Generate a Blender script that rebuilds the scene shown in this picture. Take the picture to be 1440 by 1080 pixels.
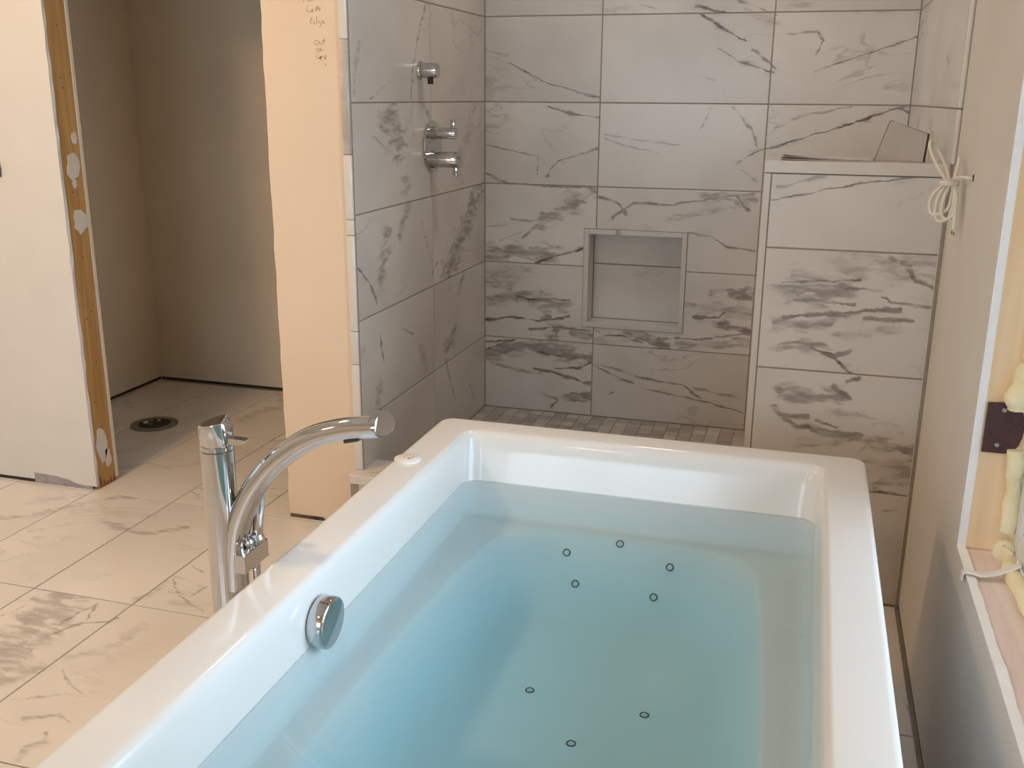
import bpy, bmesh, math, random
from mathutils import Vector, Matrix
from mathutils.bvhtree import BVHTree

for o in list(bpy.data.objects):
    bpy.data.objects.remove(o, do_unlink=True)
SC = bpy.context.scene
COL = SC.collection
random.seed(7)

# ---------------------------------------------------------------- camera
cam_d = bpy.data.cameras.new('camera')
cam = bpy.data.objects.new('camera', cam_d)
COL.objects.link(cam)
cam_d.sensor_width = 36.0
cam_d.lens = 1404.59 * 36.0 / 1440.0
cam_d.clip_start = 0.02
CR = Vector((0.95874931, 0.28416697, 0.00699263))
CU = Vector((-0.08497011, 0.26303143, 0.96103826))
CF = Vector((-0.27125605, 0.92198893, -0.2763269))
m = Matrix.Identity(4)
for i in range(3):
    m[i][0] = CR[i]; m[i][1] = CU[i]; m[i][2] = -CF[i]
m.translation = Vector((1.2355, -3.8, 1.2832))
cam.matrix_world = m
SC.camera = cam

# ---------------------------------------------------------------- world: pale overcast sky
w = bpy.data.worlds.new('overcast_sky'); SC.world = w
w.use_nodes = True
nt = w.node_tree; nt.nodes.clear()
bg = nt.nodes.new('ShaderNodeBackground'); wo = nt.nodes.new('ShaderNodeOutputWorld')
bg.inputs[0].default_value = (0.68, 0.83, 1.0, 1.0)
bg.inputs[1].default_value = 7.0
nt.links.new(bg.outputs[0], wo.inputs[0])

# daylight portal filling the window opening
pd = bpy.data.lights.new('window_portal', 'AREA')
pd.shape = 'RECTANGLE'; pd.size = 1.20; pd.size_y = 1.25
pd.cycles.is_portal = True
po = bpy.data.objects.new('window_portal', pd); COL.objects.link(po)
po.matrix_world = Matrix.Translation((1.70, -2.54, 1.10)) @ Matrix.Rotation(math.radians(90), 4, 'Y') @ Matrix.Rotation(math.radians(90), 4, 'Z')

# daylight portal filling the rear window
pd2 = bpy.data.lights.new('rear_window_portal', 'AREA')
pd2.shape = 'RECTANGLE'; pd2.size = 1.55; pd2.size_y = 0.95
pd2.cycles.is_portal = True
po2 = bpy.data.objects.new('rear_window_portal', pd2); COL.objects.link(po2)
po2.matrix_world = Matrix.Translation((0.15, -5.52, 1.25)) @ Matrix.Rotation(math.radians(90), 4, 'X')

SC.view_settings.view_transform = 'Standard'
SC.view_settings.look = 'None'
SC.view_settings.gamma = 1.0
SC.view_settings.use_curve_mapping = False
SC.view_settings.exposure = 0.18

# ---------------------------------------------------------------- materials
def srgb(r, g, b):
    f = lambda c: (c / 255 / 12.92) if c / 255 <= 0.04045 else ((c / 255 + 0.055) / 1.055) ** 2.4
    return (f(r), f(g), f(b), 1.0)

def new_mat(name):
    mt = bpy.data.materials.new(name); mt.use_nodes = True
    nt = mt.node_tree
    return mt, nt, nt.nodes['Principled BSDF']

def N(nt, typ, **kw):
    n = nt.nodes.new(typ)
    for k, v in kw.items(): setattr(n, k, v)
    return n

def noisy(name, c1, c2, scale=8.0, rough=0.6, bump=0.0, bscale=60.0, metallic=0.0, detail=4.0, stretch=(1, 1, 1), coord='Object', spec=0.5):
    mt, nt, bs = new_mat(name)
    tc = N(nt, 'ShaderNodeTexCoord'); mp = N(nt, 'ShaderNodeMapping'); nz = N(nt, 'ShaderNodeTexNoise'); cr = N(nt, 'ShaderNodeValToRGB')
    mp.inputs['Scale'].default_value = stretch
    nt.links.new(tc.outputs[coord], mp.inputs[0]); nt.links.new(mp.outputs[0], nz.inputs[0])
    nz.inputs['Scale'].default_value = scale; nz.inputs['Detail'].default_value = detail
    cr.color_ramp.elements[0].color = c1; cr.color_ramp.elements[1].color = c2
    cr.color_ramp.elements[0].position = 0.3; cr.color_ramp.elements[1].position = 0.7
    nt.links.new(nz.outputs[0], cr.inputs[0]); nt.links.new(cr.outputs[0], bs.inputs['Base Color'])
    bs.inputs['Roughness'].default_value = rough; bs.inputs['Metallic'].default_value = metallic
    bs.inputs['Specular IOR Level'].default_value = spec
    if bump > 0:
        n2 = N(nt, 'ShaderNodeTexNoise'); n2.inputs['Scale'].default_value = bscale; n2.inputs['Detail'].default_value = 5
        nt.links.new(mp.outputs[0], n2.inputs[0])
        bp = N(nt, 'ShaderNodeBump'); bp.inputs['Strength'].default_value = bump; bp.inputs['Distance'].default_value = 0.004
        nt.links.new(n2.outputs[0], bp.inputs['Height']); nt.links.new(bp.outputs[0], bs.inputs['Normal'])
    return mt

M = {}
M['drywall'] = noisy('primed_drywall', srgb(222, 221, 218), srgb(228, 227, 224), 5, 0.75, 0.06, 90)
M['drywall_right'] = noisy('primed_drywall_right', srgb(216, 212, 206), srgb(222, 218, 212), 5, 0.6, 0.05, 90)
M['column'] = noisy('bare_cream_drywall', srgb(230, 209, 184), srgb(234, 214, 190), 5, 0.75, 0.06, 90)
M['closet'] = noisy('closet_drywall', srgb(220, 208, 188), srgb(228, 217, 198), 3, 0.8, 0.08, 60)
M['gypsum'] = noisy('gypsum_edge', srgb(246, 245, 243), srgb(252, 251, 250), 30, 0.9, 0.3, 200)
M['ceiling'] = noisy('ceiling_paint', srgb(225, 222, 214), srgb(232, 229, 222), 5, 0.85)
M['grout'] = noisy('grey_grout', srgb(150, 142, 132), srgb(165, 156, 146), 40, 0.9, 0.2, 300)
M['gap_shade'] = noisy('dark_gap_shade', srgb(48, 42, 40), srgb(64, 57, 54), 30, 0.9)  # dark colour stands in for shade in the wall-foot gaps and holes
M['thinset'] = noisy('grey_thinset', srgb(150, 146, 152), srgb(172, 168, 172), 40, 0.9, 0.4, 120)
M['acrylic'] = noisy('white_acrylic', srgb(226, 225, 222), srgb(230, 229, 226), 2, 0.14)
M['acrylic_wet'] = noisy('white_acrylic_under_water', srgb(238, 238, 238), srgb(242, 242, 242), 2, 0.4, spec=0.05)
M['plastic'] = noisy('white_plastic', srgb(232, 230, 224), srgb(238, 236, 230), 12, 0.35)
M['cable'] = noisy('white_cable_jacket', srgb(228, 222, 208), srgb(236, 231, 219), 20, 0.45)
M['copper'] = noisy('cut_copper_ends', srgb(110, 80, 60), srgb(150, 105, 75), 30, 0.4, metallic=0.8)
M['chrome'] = noisy('polished_chrome', (0.54, 0.54, 0.55, 1), (0.60, 0.60, 0.61, 1), 6, 0.06, metallic=1.0)
M['nozzle'] = noisy('dark_nozzle', srgb(40, 34, 30), srgb(55, 46, 40), 20, 0.5)
M['jet_ring'] = noisy('dark_jet_ring', srgb(70, 84, 88), srgb(84, 98, 102), 20, 0.4)
M['pencil'] = noisy('pencil_graphite', srgb(186, 158, 128), srgb(196, 168, 138), 60, 0.8)
M['vinyl'] = noisy('white_vinyl_frame', srgb(225, 230, 235), srgb(232, 237, 241), 6, 0.35)
M['card'] = noisy('grey_cardboard', srgb(186, 178, 172), srgb(196, 188, 182), 20, 0.8)
M['card_dark'] = noisy('dark_cardboard_edge', srgb(70, 54, 44), srgb(90, 72, 60), 20, 0.8)
M['paper'] = noisy('printed_paper', srgb(196, 190, 190), srgb(214, 208, 206), 60, 0.8)
M['strap'] = noisy('brown_painted_strap', srgb(66, 40, 42), srgb(84, 54, 54), 90, 0.55, 0.5, 160, metallic=0.1)
M['screw'] = noisy('zinc_screw', srgb(170, 175, 178), srgb(190, 195, 198), 20, 0.35, metallic=0.7)
M['bronze'] = noisy('dark_bracket', srgb(88, 74, 66), srgb(112, 96, 86), 20, 0.5)
M['plaster'] = noisy('joint_compound', srgb(216, 206, 194), srgb(226, 217, 206), 20, 0.85, 0.3, 80)
M['lamp_trim'] = noisy('lamp_trim_white', srgb(235, 233, 228), srgb(240, 238, 233), 10, 0.4)
M['foam_skin'] = noisy('spray_foam', srgb(240, 228, 180), srgb(252, 244, 214), 26, 0.85, 0.6, 70)
M['pvc'] = noisy('grey_pipe', srgb(110, 104, 98), srgb(140, 132, 124), 20, 0.5)
M['mud'] = noisy('dirty_debris', srgb(60, 50, 42), srgb(110, 96, 84), 40, 0.9, 0.5, 80)

def wood_mat(name, c1, c2, axis=2):
    mt, nt, bs = new_mat(name)
    tc = N(nt, 'ShaderNodeTexCoord'); mp = N(nt, 'ShaderNodeMapping')
    s = [14, 14, 14]; s[axis] = 0.8
    mp.inputs['Scale'].default_value = s
    nt.links.new(tc.outputs['Object'], mp.inputs[0])
    nz = N(nt, 'ShaderNodeTexNoise'); nz.inputs['Scale'].default_value = 2.2; nz.inputs['Detail'].default_value = 6; nz.inputs['Distortion'].default_value = 1.2
    nt.links.new(mp.outputs[0], nz.inputs[0])
    cr = N(nt, 'ShaderNodeValToRGB')
    cr.color_ramp.elements[0].color = c1; cr.color_ramp.elements[1].color = c2
    cr.color_ramp.elements[0].position = 0.35; cr.color_ramp.elements[1].position = 0.65
    nt.links.new(nz.outputs[0], cr.inputs[0]); nt.links.new(cr.outputs[0], bs.inputs['Base Color'])
    bs.inputs['Roughness'].default_value = 0.65
    return mt
M['stud'] = wood_mat('pine_stud', srgb(176, 132, 78), srgb(200, 156, 98))
M['jamb'] = wood_mat('pine_jamb', srgb(240, 206, 162), srgb(248, 220, 182))
M['sill'] = wood_mat('pale_sill_wood', srgb(232, 212, 202), srgb(242, 226, 218), axis=1)
M['wood_scar'] = noisy('torn_wood', srgb(120, 76, 44), srgb(150, 100, 60), 30, 0.8)

def glass_mat():
    mt, nt, bs = new_mat('window_glass')
    nt.nodes.remove(bs)
    tr = N(nt, 'ShaderNodeBsdfTransparent'); gl = N(nt, 'ShaderNodeBsdfGlossy'); mx = N(nt, 'ShaderNodeMixShader'); fr = N(nt, 'ShaderNodeFresnel')
    gl.inputs['Roughness'].default_value = 0.0; fr.inputs[0].default_value = 1.45
    tr.inputs[0].default_value = (0.96, 0.98, 0.98, 1)
    nt.links.new(fr.outputs[0], mx.inputs[0]); nt.links.new(tr.outputs[0], mx.inputs[1]); nt.links.new(gl.outputs[0], mx.inputs[2])
    nt.links.new(mx.outputs[0], nt.nodes['Material Output'].inputs[0])
    return mt
M['glass'] = glass_mat()

def water_mat():
    mt, nt, bs = new_mat('bath_water')
    nt.nodes.remove(bs)
    tr = N(nt, 'ShaderNodeBsdfTransparent'); gl = N(nt, 'ShaderNodeBsdfGlossy'); mx = N(nt, 'ShaderNodeMixShader'); fr = N(nt, 'ShaderNodeFresnel')
    gl.inputs['Roughness'].default_value = 0.0; fr.inputs[0].default_value = 1.33
    tr.inputs[0].default_value = (0.80, 0.82, 0.82, 1)
    tc = N(nt, 'ShaderNodeTexCoord'); nz = N(nt, 'ShaderNodeTexNoise'); nz.inputs['Scale'].default_value = 3.0; nz.inputs['Detail'].default_value = 1
    bp = N(nt, 'ShaderNodeBump'); bp.inputs['Strength'].default_value = 0.05; bp.inputs['Distance'].default_value = 0.01
    nt.links.new(tc.outputs['Object'], nz.inputs[0]); nt.links.new(nz.outputs[0], bp.inputs['Height']); nt.links.new(bp.outputs[0], gl.inputs['Normal'])
    ab = N(nt, 'ShaderNodeVolumeAbsorption')
    ab.inputs[0].default_value = (0.0, 0.78, 0.96, 1); ab.inputs[1].default_value = 1.1
    ge = N(nt, 'ShaderNodeNewGeometry'); iv = N(nt, 'ShaderNodeMath', operation='SUBTRACT'); iv.inputs[0].default_value = 1.0
    nt.links.new(ge.outputs['Backfacing'], iv.inputs[1])
    ml = N(nt, 'ShaderNodeMath', operation='MULTIPLY'); nt.links.new(fr.outputs[0], ml.inputs[0]); nt.links.new(iv.outputs[0], ml.inputs[1])
    nt.links.new(ml.outputs[0], mx.inputs[0]); nt.links.new(tr.outputs[0], mx.inputs[1]); nt.links.new(gl.outputs[0], mx.inputs[2])
    nt.links.new(mx.outputs[0], nt.nodes['Material Output'].inputs[0])
    nt.links.new(ab.outputs[0], nt.nodes['Material Output'].inputs['Volume'])
    return mt
M['water'] = water_mat()

# ---- marble: shared groups + one material per veined tile
def group_vein():
    g = bpy.data.node_groups.new('vein_segment', 'ShaderNodeTree')
    I = g.interface
    for nm, tp in (('P', 'NodeSocketVector'), ('A', 'NodeSocketVector'), ('B', 'NodeSocketVector'), ('Width', 'NodeSocketFloat'), ('Strength', 'NodeSocketFloat'), ('Wmul', 'NodeSocketFloat'), ('Prev', 'NodeSocketFloat')):
        I.new_socket(nm, in_out='INPUT', socket_type=tp)
    I.new_socket('Fac', in_out='OUTPUT', socket_type='NodeSocketFloat')
    gi = N(g, 'NodeGroupInput'); go = N(g, 'NodeGroupOutput')
    def vm(op, a, b=None):
        n = N(g, 'ShaderNodeVectorMath', operation=op)
        g.links.new(a, n.inputs[0])
        if b is not None: g.links.new(b, n.inputs[1])
        return n
    def mm(op, a, b=None, clamp=False):
        n = N(g, 'ShaderNodeMath', operation=op, use_clamp=clamp)
        for i, x in enumerate((a, b)):
            if x is None: continue
            if isinstance(x, (int, float)): n.inputs[i].default_value = x
            else: g.links.new(x, n.inputs[i])
        return n.outputs[0]
    ap = vm('SUBTRACT', gi.outputs['P'], gi.outputs['A']).outputs[0]
    abv = vm('SUBTRACT', gi.outputs['B'], gi.outputs['A']).outputs[0]
    t = mm('DIVIDE', vm('DOT_PRODUCT', ap, abv).outputs['Value'], vm('DOT_PRODUCT', abv, abv).outputs['Value'], True)
    sc = N(g, 'ShaderNodeVectorMath', operation='SCALE'); g.links.new(abv, sc.inputs[0]); g.links.new(t, sc.inputs['Scale'])
    dist = vm('DISTANCE', ap, sc.outputs[0]).outputs['Value']
    q = mm('DIVIDE', dist, mm('MULTIPLY', gi.outputs['Width'], gi.outputs['Wmul']))
    mr = N(g, 'ShaderNodeMapRange', interpolation_type='SMOOTHSTEP')
    g.links.new(q, mr.inputs[0]); mr.inputs[1].default_value = 0.2; mr.inputs[2].default_value = 1.15; mr.inputs[3].default_value = 1; mr.inputs[4].default_value = 0
    v = mm('MULTIPLY', mr.outputs[0], gi.outputs['Strength'])
    # faint ragged halo of grey around each vein
    h = N(g, 'ShaderNodeMapRange', interpolation_type='SMOOTHSTEP')
    g.links.new(mm('DIVIDE', dist, mm('ADD', mm('MULTIPLY', gi.outputs['Width'], 1.3), 0.022)), h.inputs[0])
    h.inputs[1].default_value = 0.1; h.inputs[2].default_value = 1.0; h.inputs[3].default_value = 1; h.inputs[4].default_value = 0
    hz = mm('MULTIPLY', mm('MULTIPLY', mm('POWER', gi.outputs['Wmul'], 1.6), h.outputs[0]), mm('MULTIPLY', gi.outputs['Strength'], 0.17))
    v = mm('MAXIMUM', v, hz)
    g.links.new(mm('MAXIMUM', v, gi.outputs['Prev']), go.inputs[0])
    return g

def group_marble():
    # in: Vein factor ; out: colour. Vectors: distorted local coords are produced by group_coords
    g = bpy.data.node_groups.new('marble_colour', 'ShaderNodeTree')
    I = g.interface
    I.new_socket('P', in_out='INPUT', socket_type='NodeSocketVector')
    I.new_socket('Vein', in_out='INPUT', socket_type='NodeSocketFloat')
    I.new_socket('Back', in_out='INPUT', socket_type='NodeSocketFloat')
    I.new_socket('Color', in_out='OUTPUT', socket_type='NodeSocketColor')
    gi = N(g, 'NodeGroupInput'); go = N(g, 'NodeGroupOutput')
    def math_(op, a, b=None, clamp=False):
        n = N(g, 'ShaderNodeMath', operation=op, use_clamp=clamp)
        for i, x in enumerate((a, b)):
            if x is None: continue
            if isinstance(x, (int, float)): n.inputs[i].default_value = x
            else: g.links.new(x, n.inputs[i])
        return n.outputs[0]
    oi = N(g, 'ShaderNodeObjectInfo')
    rnd = math_('MULTIPLY', oi.outputs['Random'], 60.0)
    off = N(g, 'ShaderNodeVectorMath', operation='ADD')
    cmb = N(g, 'ShaderNodeCombineXYZ'); g.links.new(rnd, cmb.inputs[0]); g.links.new(rnd, cmb.inputs[2])
    g.links.new(gi.outputs['P'], off.inputs[0]); g.links.new(cmb.outputs[0], off.inputs[1])
    # faint background veins (thin ridges of a stretched, distorted noise)
    mp = N(g, 'ShaderNodeMapping'); mp.inputs['Rotation'].default_value = (0, 0, math.radians(-18)); mp.inputs['Scale'].default_value = (1.6, 4.2, 1)
    g.links.new(off.outputs[0], mp.inputs[0])
    nz = N(g, 'ShaderNodeTexNoise'); nz.inputs['Scale'].default_value = 1.3; nz.inputs['Detail'].default_value = 5; nz.inputs['Distortion'].default_value = 0.8
    g.links.new(mp.outputs[0], nz.inputs[0])
    rid = math_('ABSOLUTE', math_('SUBTRACT', nz.outputs[0], 0.5))
    mr = N(g, 'ShaderNodeMapRange', interpolation_type='SMOOTHSTEP'); g.links.new(rid, mr.inputs[0]); mr.inputs[1].default_value = 0.0; mr.inputs[2].default_value = 0.022; mr.inputs[3].default_value = 1; mr.inputs[4].default_value = 0
    n2 = N(g, 'ShaderNodeTexNoise'); n2.inputs['Scale'].default_value = 3.0; g.links.new(off.outputs[0], n2.inputs[0])
    msk = N(g, 'ShaderNodeMapRange'); g.links.new(n2.outputs[0], msk.inputs[0]); msk.inputs[1].default_value = 0.48; msk.inputs[2].default_value = 0.62
    bgv = math_('MULTIPLY', math_('MULTIPLY', mr.outputs[0], msk.outputs[0]), gi.outputs['Back'])
    # break the traced veins up along their length
    n3 = N(g, 'ShaderNodeTexNoise'); n3.inputs['Scale'].default_value = 20.0; n3.inputs['Detail'].default_value = 5; n3.inputs['Distortion'].default_value = 0.6
    m3 = N(g, 'ShaderNodeMapping'); m3.inputs['Scale'].default_value = (0.8, 3.0, 1.0); g.links.new(off.outputs[0], m3.inputs[0]); g.links.new(m3.outputs[0], n3.inputs[0])
    brk = N(g, 'ShaderNodeMapRange'); g.links.new(n3.outputs[0], brk.inputs[0]); brk.inputs[1].default_value = 0.33; brk.inputs[2].default_value = 0.66; brk.inputs[3].default_value = 0.35; brk.inputs[4].default_value = 1.15
    v = math_('MULTIPLY', gi.outputs['Vein'], brk.outputs[0])
    v = math_('MAXIMUM', v, bgv, True)
    cloud = N(g, 'ShaderNodeTexNoise'); cloud.inputs['Scale'].default_value = 2.2; cloud.inputs['Detail'].default_value = 3; g.links.new(off.outputs[0], cloud.inputs[0])
    base = N(g, 'ShaderNodeValToRGB')
    base.color_ramp.elements[0].color = srgb(206, 201, 196); base.color_ramp.elements[1].color = srgb(226, 222, 216)
    base.color_ramp.elements[0].position = 0.3; base.color_ramp.elements[1].position = 0.65
    g.links.new(cloud.outputs[0], base.inputs[0])
    vr = N(g, 'ShaderNodeValToRGB')
    vr.color_ramp.elements[0].color = srgb(180, 173, 167); vr.color_ramp.elements[1].color = srgb(98, 84, 78)
    vr.color_ramp.elements[0].position = 0.2; vr.color_ramp.elements[1].position = 1.0
    e = vr.color_ramp.elements.new(0.6); e.color = srgb(148, 140, 135)
    g.links.new(v, vr.inputs[0])
    mx = N(g, 'ShaderNodeMixRGB')
    fac = N(g, 'ShaderNodeMapRange', interpolation_type='SMOOTHSTEP'); g.links.new(v, fac.inputs[0]); fac.inputs[1].default_value = 0.02; fac.inputs[2].default_value = 0.45
    g.links.new(fac.outputs[0], mx.inputs[0]); g.links.new(base.outputs[0], mx.inputs[1]); g.links.new(vr.outputs[0], mx.inputs[2])
    g.links.new(mx.outputs[0], go.inputs[0])
    return g

def group_coords():
    g = bpy.data.node_groups.new('marble_coords', 'ShaderNodeTree')
    g.interface.new_socket('P', in_out='OUTPUT', socket_type='NodeSocketVector')
    g.interface.new_socket('Wmul', in_out='OUTPUT', socket_type='NodeSocketFloat')
    go = N(g, 'NodeGroupOutput')
    tc = N(g, 'ShaderNodeTexCoord')
    cur = tc.outputs['Object']
    flat = N(g, 'ShaderNodeVectorMath', operation='MULTIPLY'); flat.inputs[1].default_value = (1, 1, 0); g.links.new(cur, flat.inputs[0])
    cur = flat.outputs[0]
    for sc, amp in ((7.0, 0.016), (30.0, 0.010), (110.0, 0.005)):
        nz = N(g, 'ShaderNodeTexNoise'); nz.inputs['Scale'].default_value = sc; nz.inputs['Detail'].default_value = 2
        g.links.new(tc.outputs['Object'], nz.inputs[0])
        sb = N(g, 'ShaderNodeVectorMath', operation='SUBTRACT'); g.links.new(nz.outputs['Color'], sb.inputs[0]); sb.inputs[1].default_value = (0.5, 0.5, 0.5)
        ml = N(g, 'ShaderNodeVectorMath', operation='MULTIPLY'); g.links.new(sb.outputs[0], ml.inputs[0]); ml.inputs[1].default_value = (amp * 1.6, amp, 0)
        ad = N(g, 'ShaderNodeVectorMath', operation='ADD'); g.links.new(cur, ad.inputs[0]); g.links.new(ml.outputs[0], ad.inputs[1])
        cur = ad.outputs[0]
    g.links.new(cur, go.inputs[0])
    mp = N(g, 'ShaderNodeMapping'); mp.inputs['Scale'].default_value = (1.0, 2.4, 1.0); g.links.new(cur, mp.inputs[0])
    nz = N(g, 'ShaderNodeTexNoise'); nz.inputs['Scale'].default_value = 13.0; nz.inputs['Detail'].default_value = 3; g.links.new(mp.outputs[0], nz.inputs[0])
    wm = N(g, 'ShaderNodeMapRange'); g.links.new(nz.outputs[0], wm.inputs[0]); wm.inputs[1].default_value = 0.32; wm.inputs[2].default_value = 0.68; wm.inputs[3].default_value = 0.15; wm.inputs[4].default_value = 1.75
    g.links.new(wm.outputs[0], go.inputs[1])
    return g
G_VEIN, G_MARBLE, G_COORD = group_vein(), group_marble(), group_coords()

def marble_mat(name, segs, rough=0.26, back=0.25, gamma=1.0):
    mt, nt, bs = new_mat(name)
    co = N(nt, 'ShaderNodeGroup'); co.node_tree = G_COORD
    mb = N(nt, 'ShaderNodeGroup'); mb.node_tree = G_MARBLE
    nt.links.new(co.outputs[0], mb.inputs['P'])
    mb.inputs['Vein'].default_value = 0.0
    mb.inputs['Back'].default_value = back
    prev = None
    for (ax, ay, bx, by, wd, st) in segs:
        g = N(nt, 'ShaderNodeGroup'); g.node_tree = G_VEIN
        nt.links.new(co.outputs[0], g.inputs['P']); nt.links.new(co.outputs[1], g.inputs['Wmul'])
        g.inputs['A'].default_value = (ax, ay, 0); g.inputs['B'].default_value = (bx, by, 0)
        g.inputs['Width'].default_value = wd; g.inputs['Strength'].default_value = st
        if prev is not None: nt.links.new(prev, g.inputs['Prev'])
        prev = g.outputs[0]
    if prev is not None: nt.links.new(prev, mb.inputs['Vein'])
    gm = N(nt, 'ShaderNodeGamma'); gm.inputs[1].default_value = gamma
    nt.links.new(mb.outputs[0], gm.inputs[0]); nt.links.new(gm.outputs[0], bs.inputs['Base Color'])
    bs.inputs['Roughness'].default_value = rough
    return mt
M['marble'] = marble_mat('calacatta_marble', [], 0.26, 0.3)
M['marble_floor'] = marble_mat('calacatta_marble_floor', [], 0.22, 0.4, 0.62)
M['marble_trim'] = marble_mat('calacatta_trim', [], 0.2, 0.35)
def mosaic_mat():
    mt, nt, bs = new_mat('marble_mosaic')
    oi = N(nt, 'ShaderNodeObjectInfo'); cr = N(nt, 'ShaderNodeValToRGB')
    tc = N(nt, 'ShaderNodeTexCoord'); wn = N(nt, 'ShaderNodeTexWhiteNoise'); nz = N(nt, 'ShaderNodeTexNoise'); nz.inputs['Scale'].default_value = 18
    nt.links.new(tc.outputs['Object'], nz.inputs[0])
    ad = N(nt, 'ShaderNodeMath', operation='MULTIPLY_ADD'); nt.links.new(nz.outputs[0], ad.inputs[0]); ad.inputs[1].default_value = 0.5
    sb = N(nt, 'ShaderNodeMath', operation='SUBTRACT'); nt.links.new(oi.outputs['Random'], sb.inputs[0]); sb.inputs[1].default_value = 0.25
    nt.links.new(sb.outputs[0], ad.inputs[2])
    cr.color_ramp.elements[0].color = srgb(166, 158, 152); cr.color_ramp.elements[1].color = srgb(206, 200, 192)
    nt.links.new(ad.outputs[0], cr.inputs[0]); nt.links.new(cr.outputs[0], bs.inputs['Base Color'])
    bs.inputs['Roughness'].default_value = 0.3
    return mt
M['mosaic'] = mosaic_mat()

# ---------------------------------------------------------------- helpers
def link(name, me, mat=None, parent=None, loc=None, rot=None):
    o = bpy.data.objects.new(name, me); COL.objects.link(o)
    if mat is not None:
        if len(me.materials) == 0: me.materials.append(mat)
        else:
            o.material_slots[0].link = 'OBJECT'; o.material_slots[0].material = mat
    if parent is not None: o.parent = parent
    if loc is not None: o.location = loc
    if rot is not None: o.rotation_euler = rot
    return o

def obj(name, bm, mat, parent=None, smooth=False, loc=None, rot=None):
    me = bpy.data.meshes.new(name)
    bmesh.ops.recalc_face_normals(bm, faces=bm.faces[:])
    bm.to_mesh(me); bm.free()
    if smooth:
        for p in me.polygons: p.use_smooth = True
        try: me.set_sharp_from_angle(angle=math.radians(42))
        except Exception: pass
    return link(name, me, mat, parent, loc, rot)

def add_box(bm, x0, x1, y0, y1, z0, z1, bevel=0.0, seg=2):
    vs = [bm.verts.new((x, y, z)) for x in (x0, x1) for y in (y0, y1) for z in (z0, z1)]
    fs = [(0, 1, 3, 2), (4, 6, 7, 5), (0, 4, 5, 1), (2, 3, 7, 6), (0, 2, 6, 4), (1, 5, 7, 3)]
    F = [bm.faces.new([vs[i] for i in f]) for f in fs]
    if bevel > 0:
        es = list({e for f in F for e in f.edges})
        bmesh.ops.bevel(bm, geom=es, offset=bevel, segments=seg, profile=0.5, affect='EDGES')
    return bm

def box(x0, x1, y0, y1, z0, z1, bevel=0.0, seg=2):
    return add_box(bmesh.new(), x0, x1, y0, y1, z0, z1, bevel, seg)

def add_ring(bm, pts):
    return [bm.verts.new(p) for p in pts]

def bridge(bm, a, b, closed=True):
    n = len(a)
    for i in range(n if closed else n - 1):
        j = (i + 1) % n
        bm.faces.new((a[i], a[j], b[j], b[i]))

def add_tube(bm, pts, radii, n=20, cap=True):
    pts = [Vector(p) for p in pts]
    if isinstance(radii, (int, float)): radii = [radii] * len(pts)
    rings = []; prev = None
    for i, p in enumerate(pts):
        t = (pts[min(i + 1, len(pts) - 1)] - pts[max(i - 1, 0)]).normalized()
        if prev is None:
            ref = Vector((0, 1, 0)) if abs(t.y) < 0.9 else Vector((1, 0, 0))
            u = t.cross(ref).normalized()
        else:
            u = (prev - t * prev.dot(t)).normalized()
        prev = u; v = t.cross(u)
        rings.append(add_ring(bm, [p + (u * math.cos(2 * math.pi * k / n) + v * math.sin(2 * math.pi * k / n)) * radii[i] for k in range(n)]))
    for a, b in zip(rings, rings[1:]): bridge(bm, a, b)
    if cap:
        bm.faces.new(rings[0][::-1]); bm.faces.new(rings[-1])
    return rings

def spline(pts, n=8):
    P = [Vector(p) for p in pts]; out = []
    for i in range(len(P) - 1):
        a = P[max(i - 1, 0)]; b = P[i]; c = P[i + 1]; d = P[min(i + 2, len(P) - 1)]
        for k in range(n):
            t = k / n
            out.append(0.5 * ((2 * b) + (c - a) * t + (2 * a - 5 * b + 4 * c - d) * t * t + (3 * b - a - 3 * c + d) * t ** 3))
    out.append(P[-1]); return out

def lathe(prof, axis='Z', n=40):
    """profile [(radius, height)] turned about an axis through the origin"""
    bm = bmesh.new(); rings = []
    for r, h in prof:
        ring = []
        for k in range(n):
            a = 2 * math.pi * k / n; c, s = r * math.cos(a), r * math.sin(a)
            ring.append({'Z': (c, s, h), 'X': (h, c, s), 'Y': (c, h, s)}[axis])
        rings.append(add_ring(bm, ring))
    for a, b in zip(rings, rings[1:]): bridge(bm, a, b)
    bm.faces.new(rings[0][::-1]); bm.faces.new(rings[-1])
    return bm

def thing(name, label, cat, loc=(0, 0, 0), rotz=0.0, group=None):
    o = bpy.data.objects.new(name, None); COL.objects.link(o)
    o.empty_display_size = 0.05
    o.location = loc; o.rotation_euler = (0, 0, rotz)
    return tag(o, label, cat, group)

def tag(o, label, cat, group=None):
    o['label'] = label; o['category'] = cat
    if group: o['group'] = group
    return o

def struct(name, bm, mat, label=None):
    o = obj(name, bm, mat); o['kind'] = 'structure'
    if label: o['label'] = label
    return o

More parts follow.
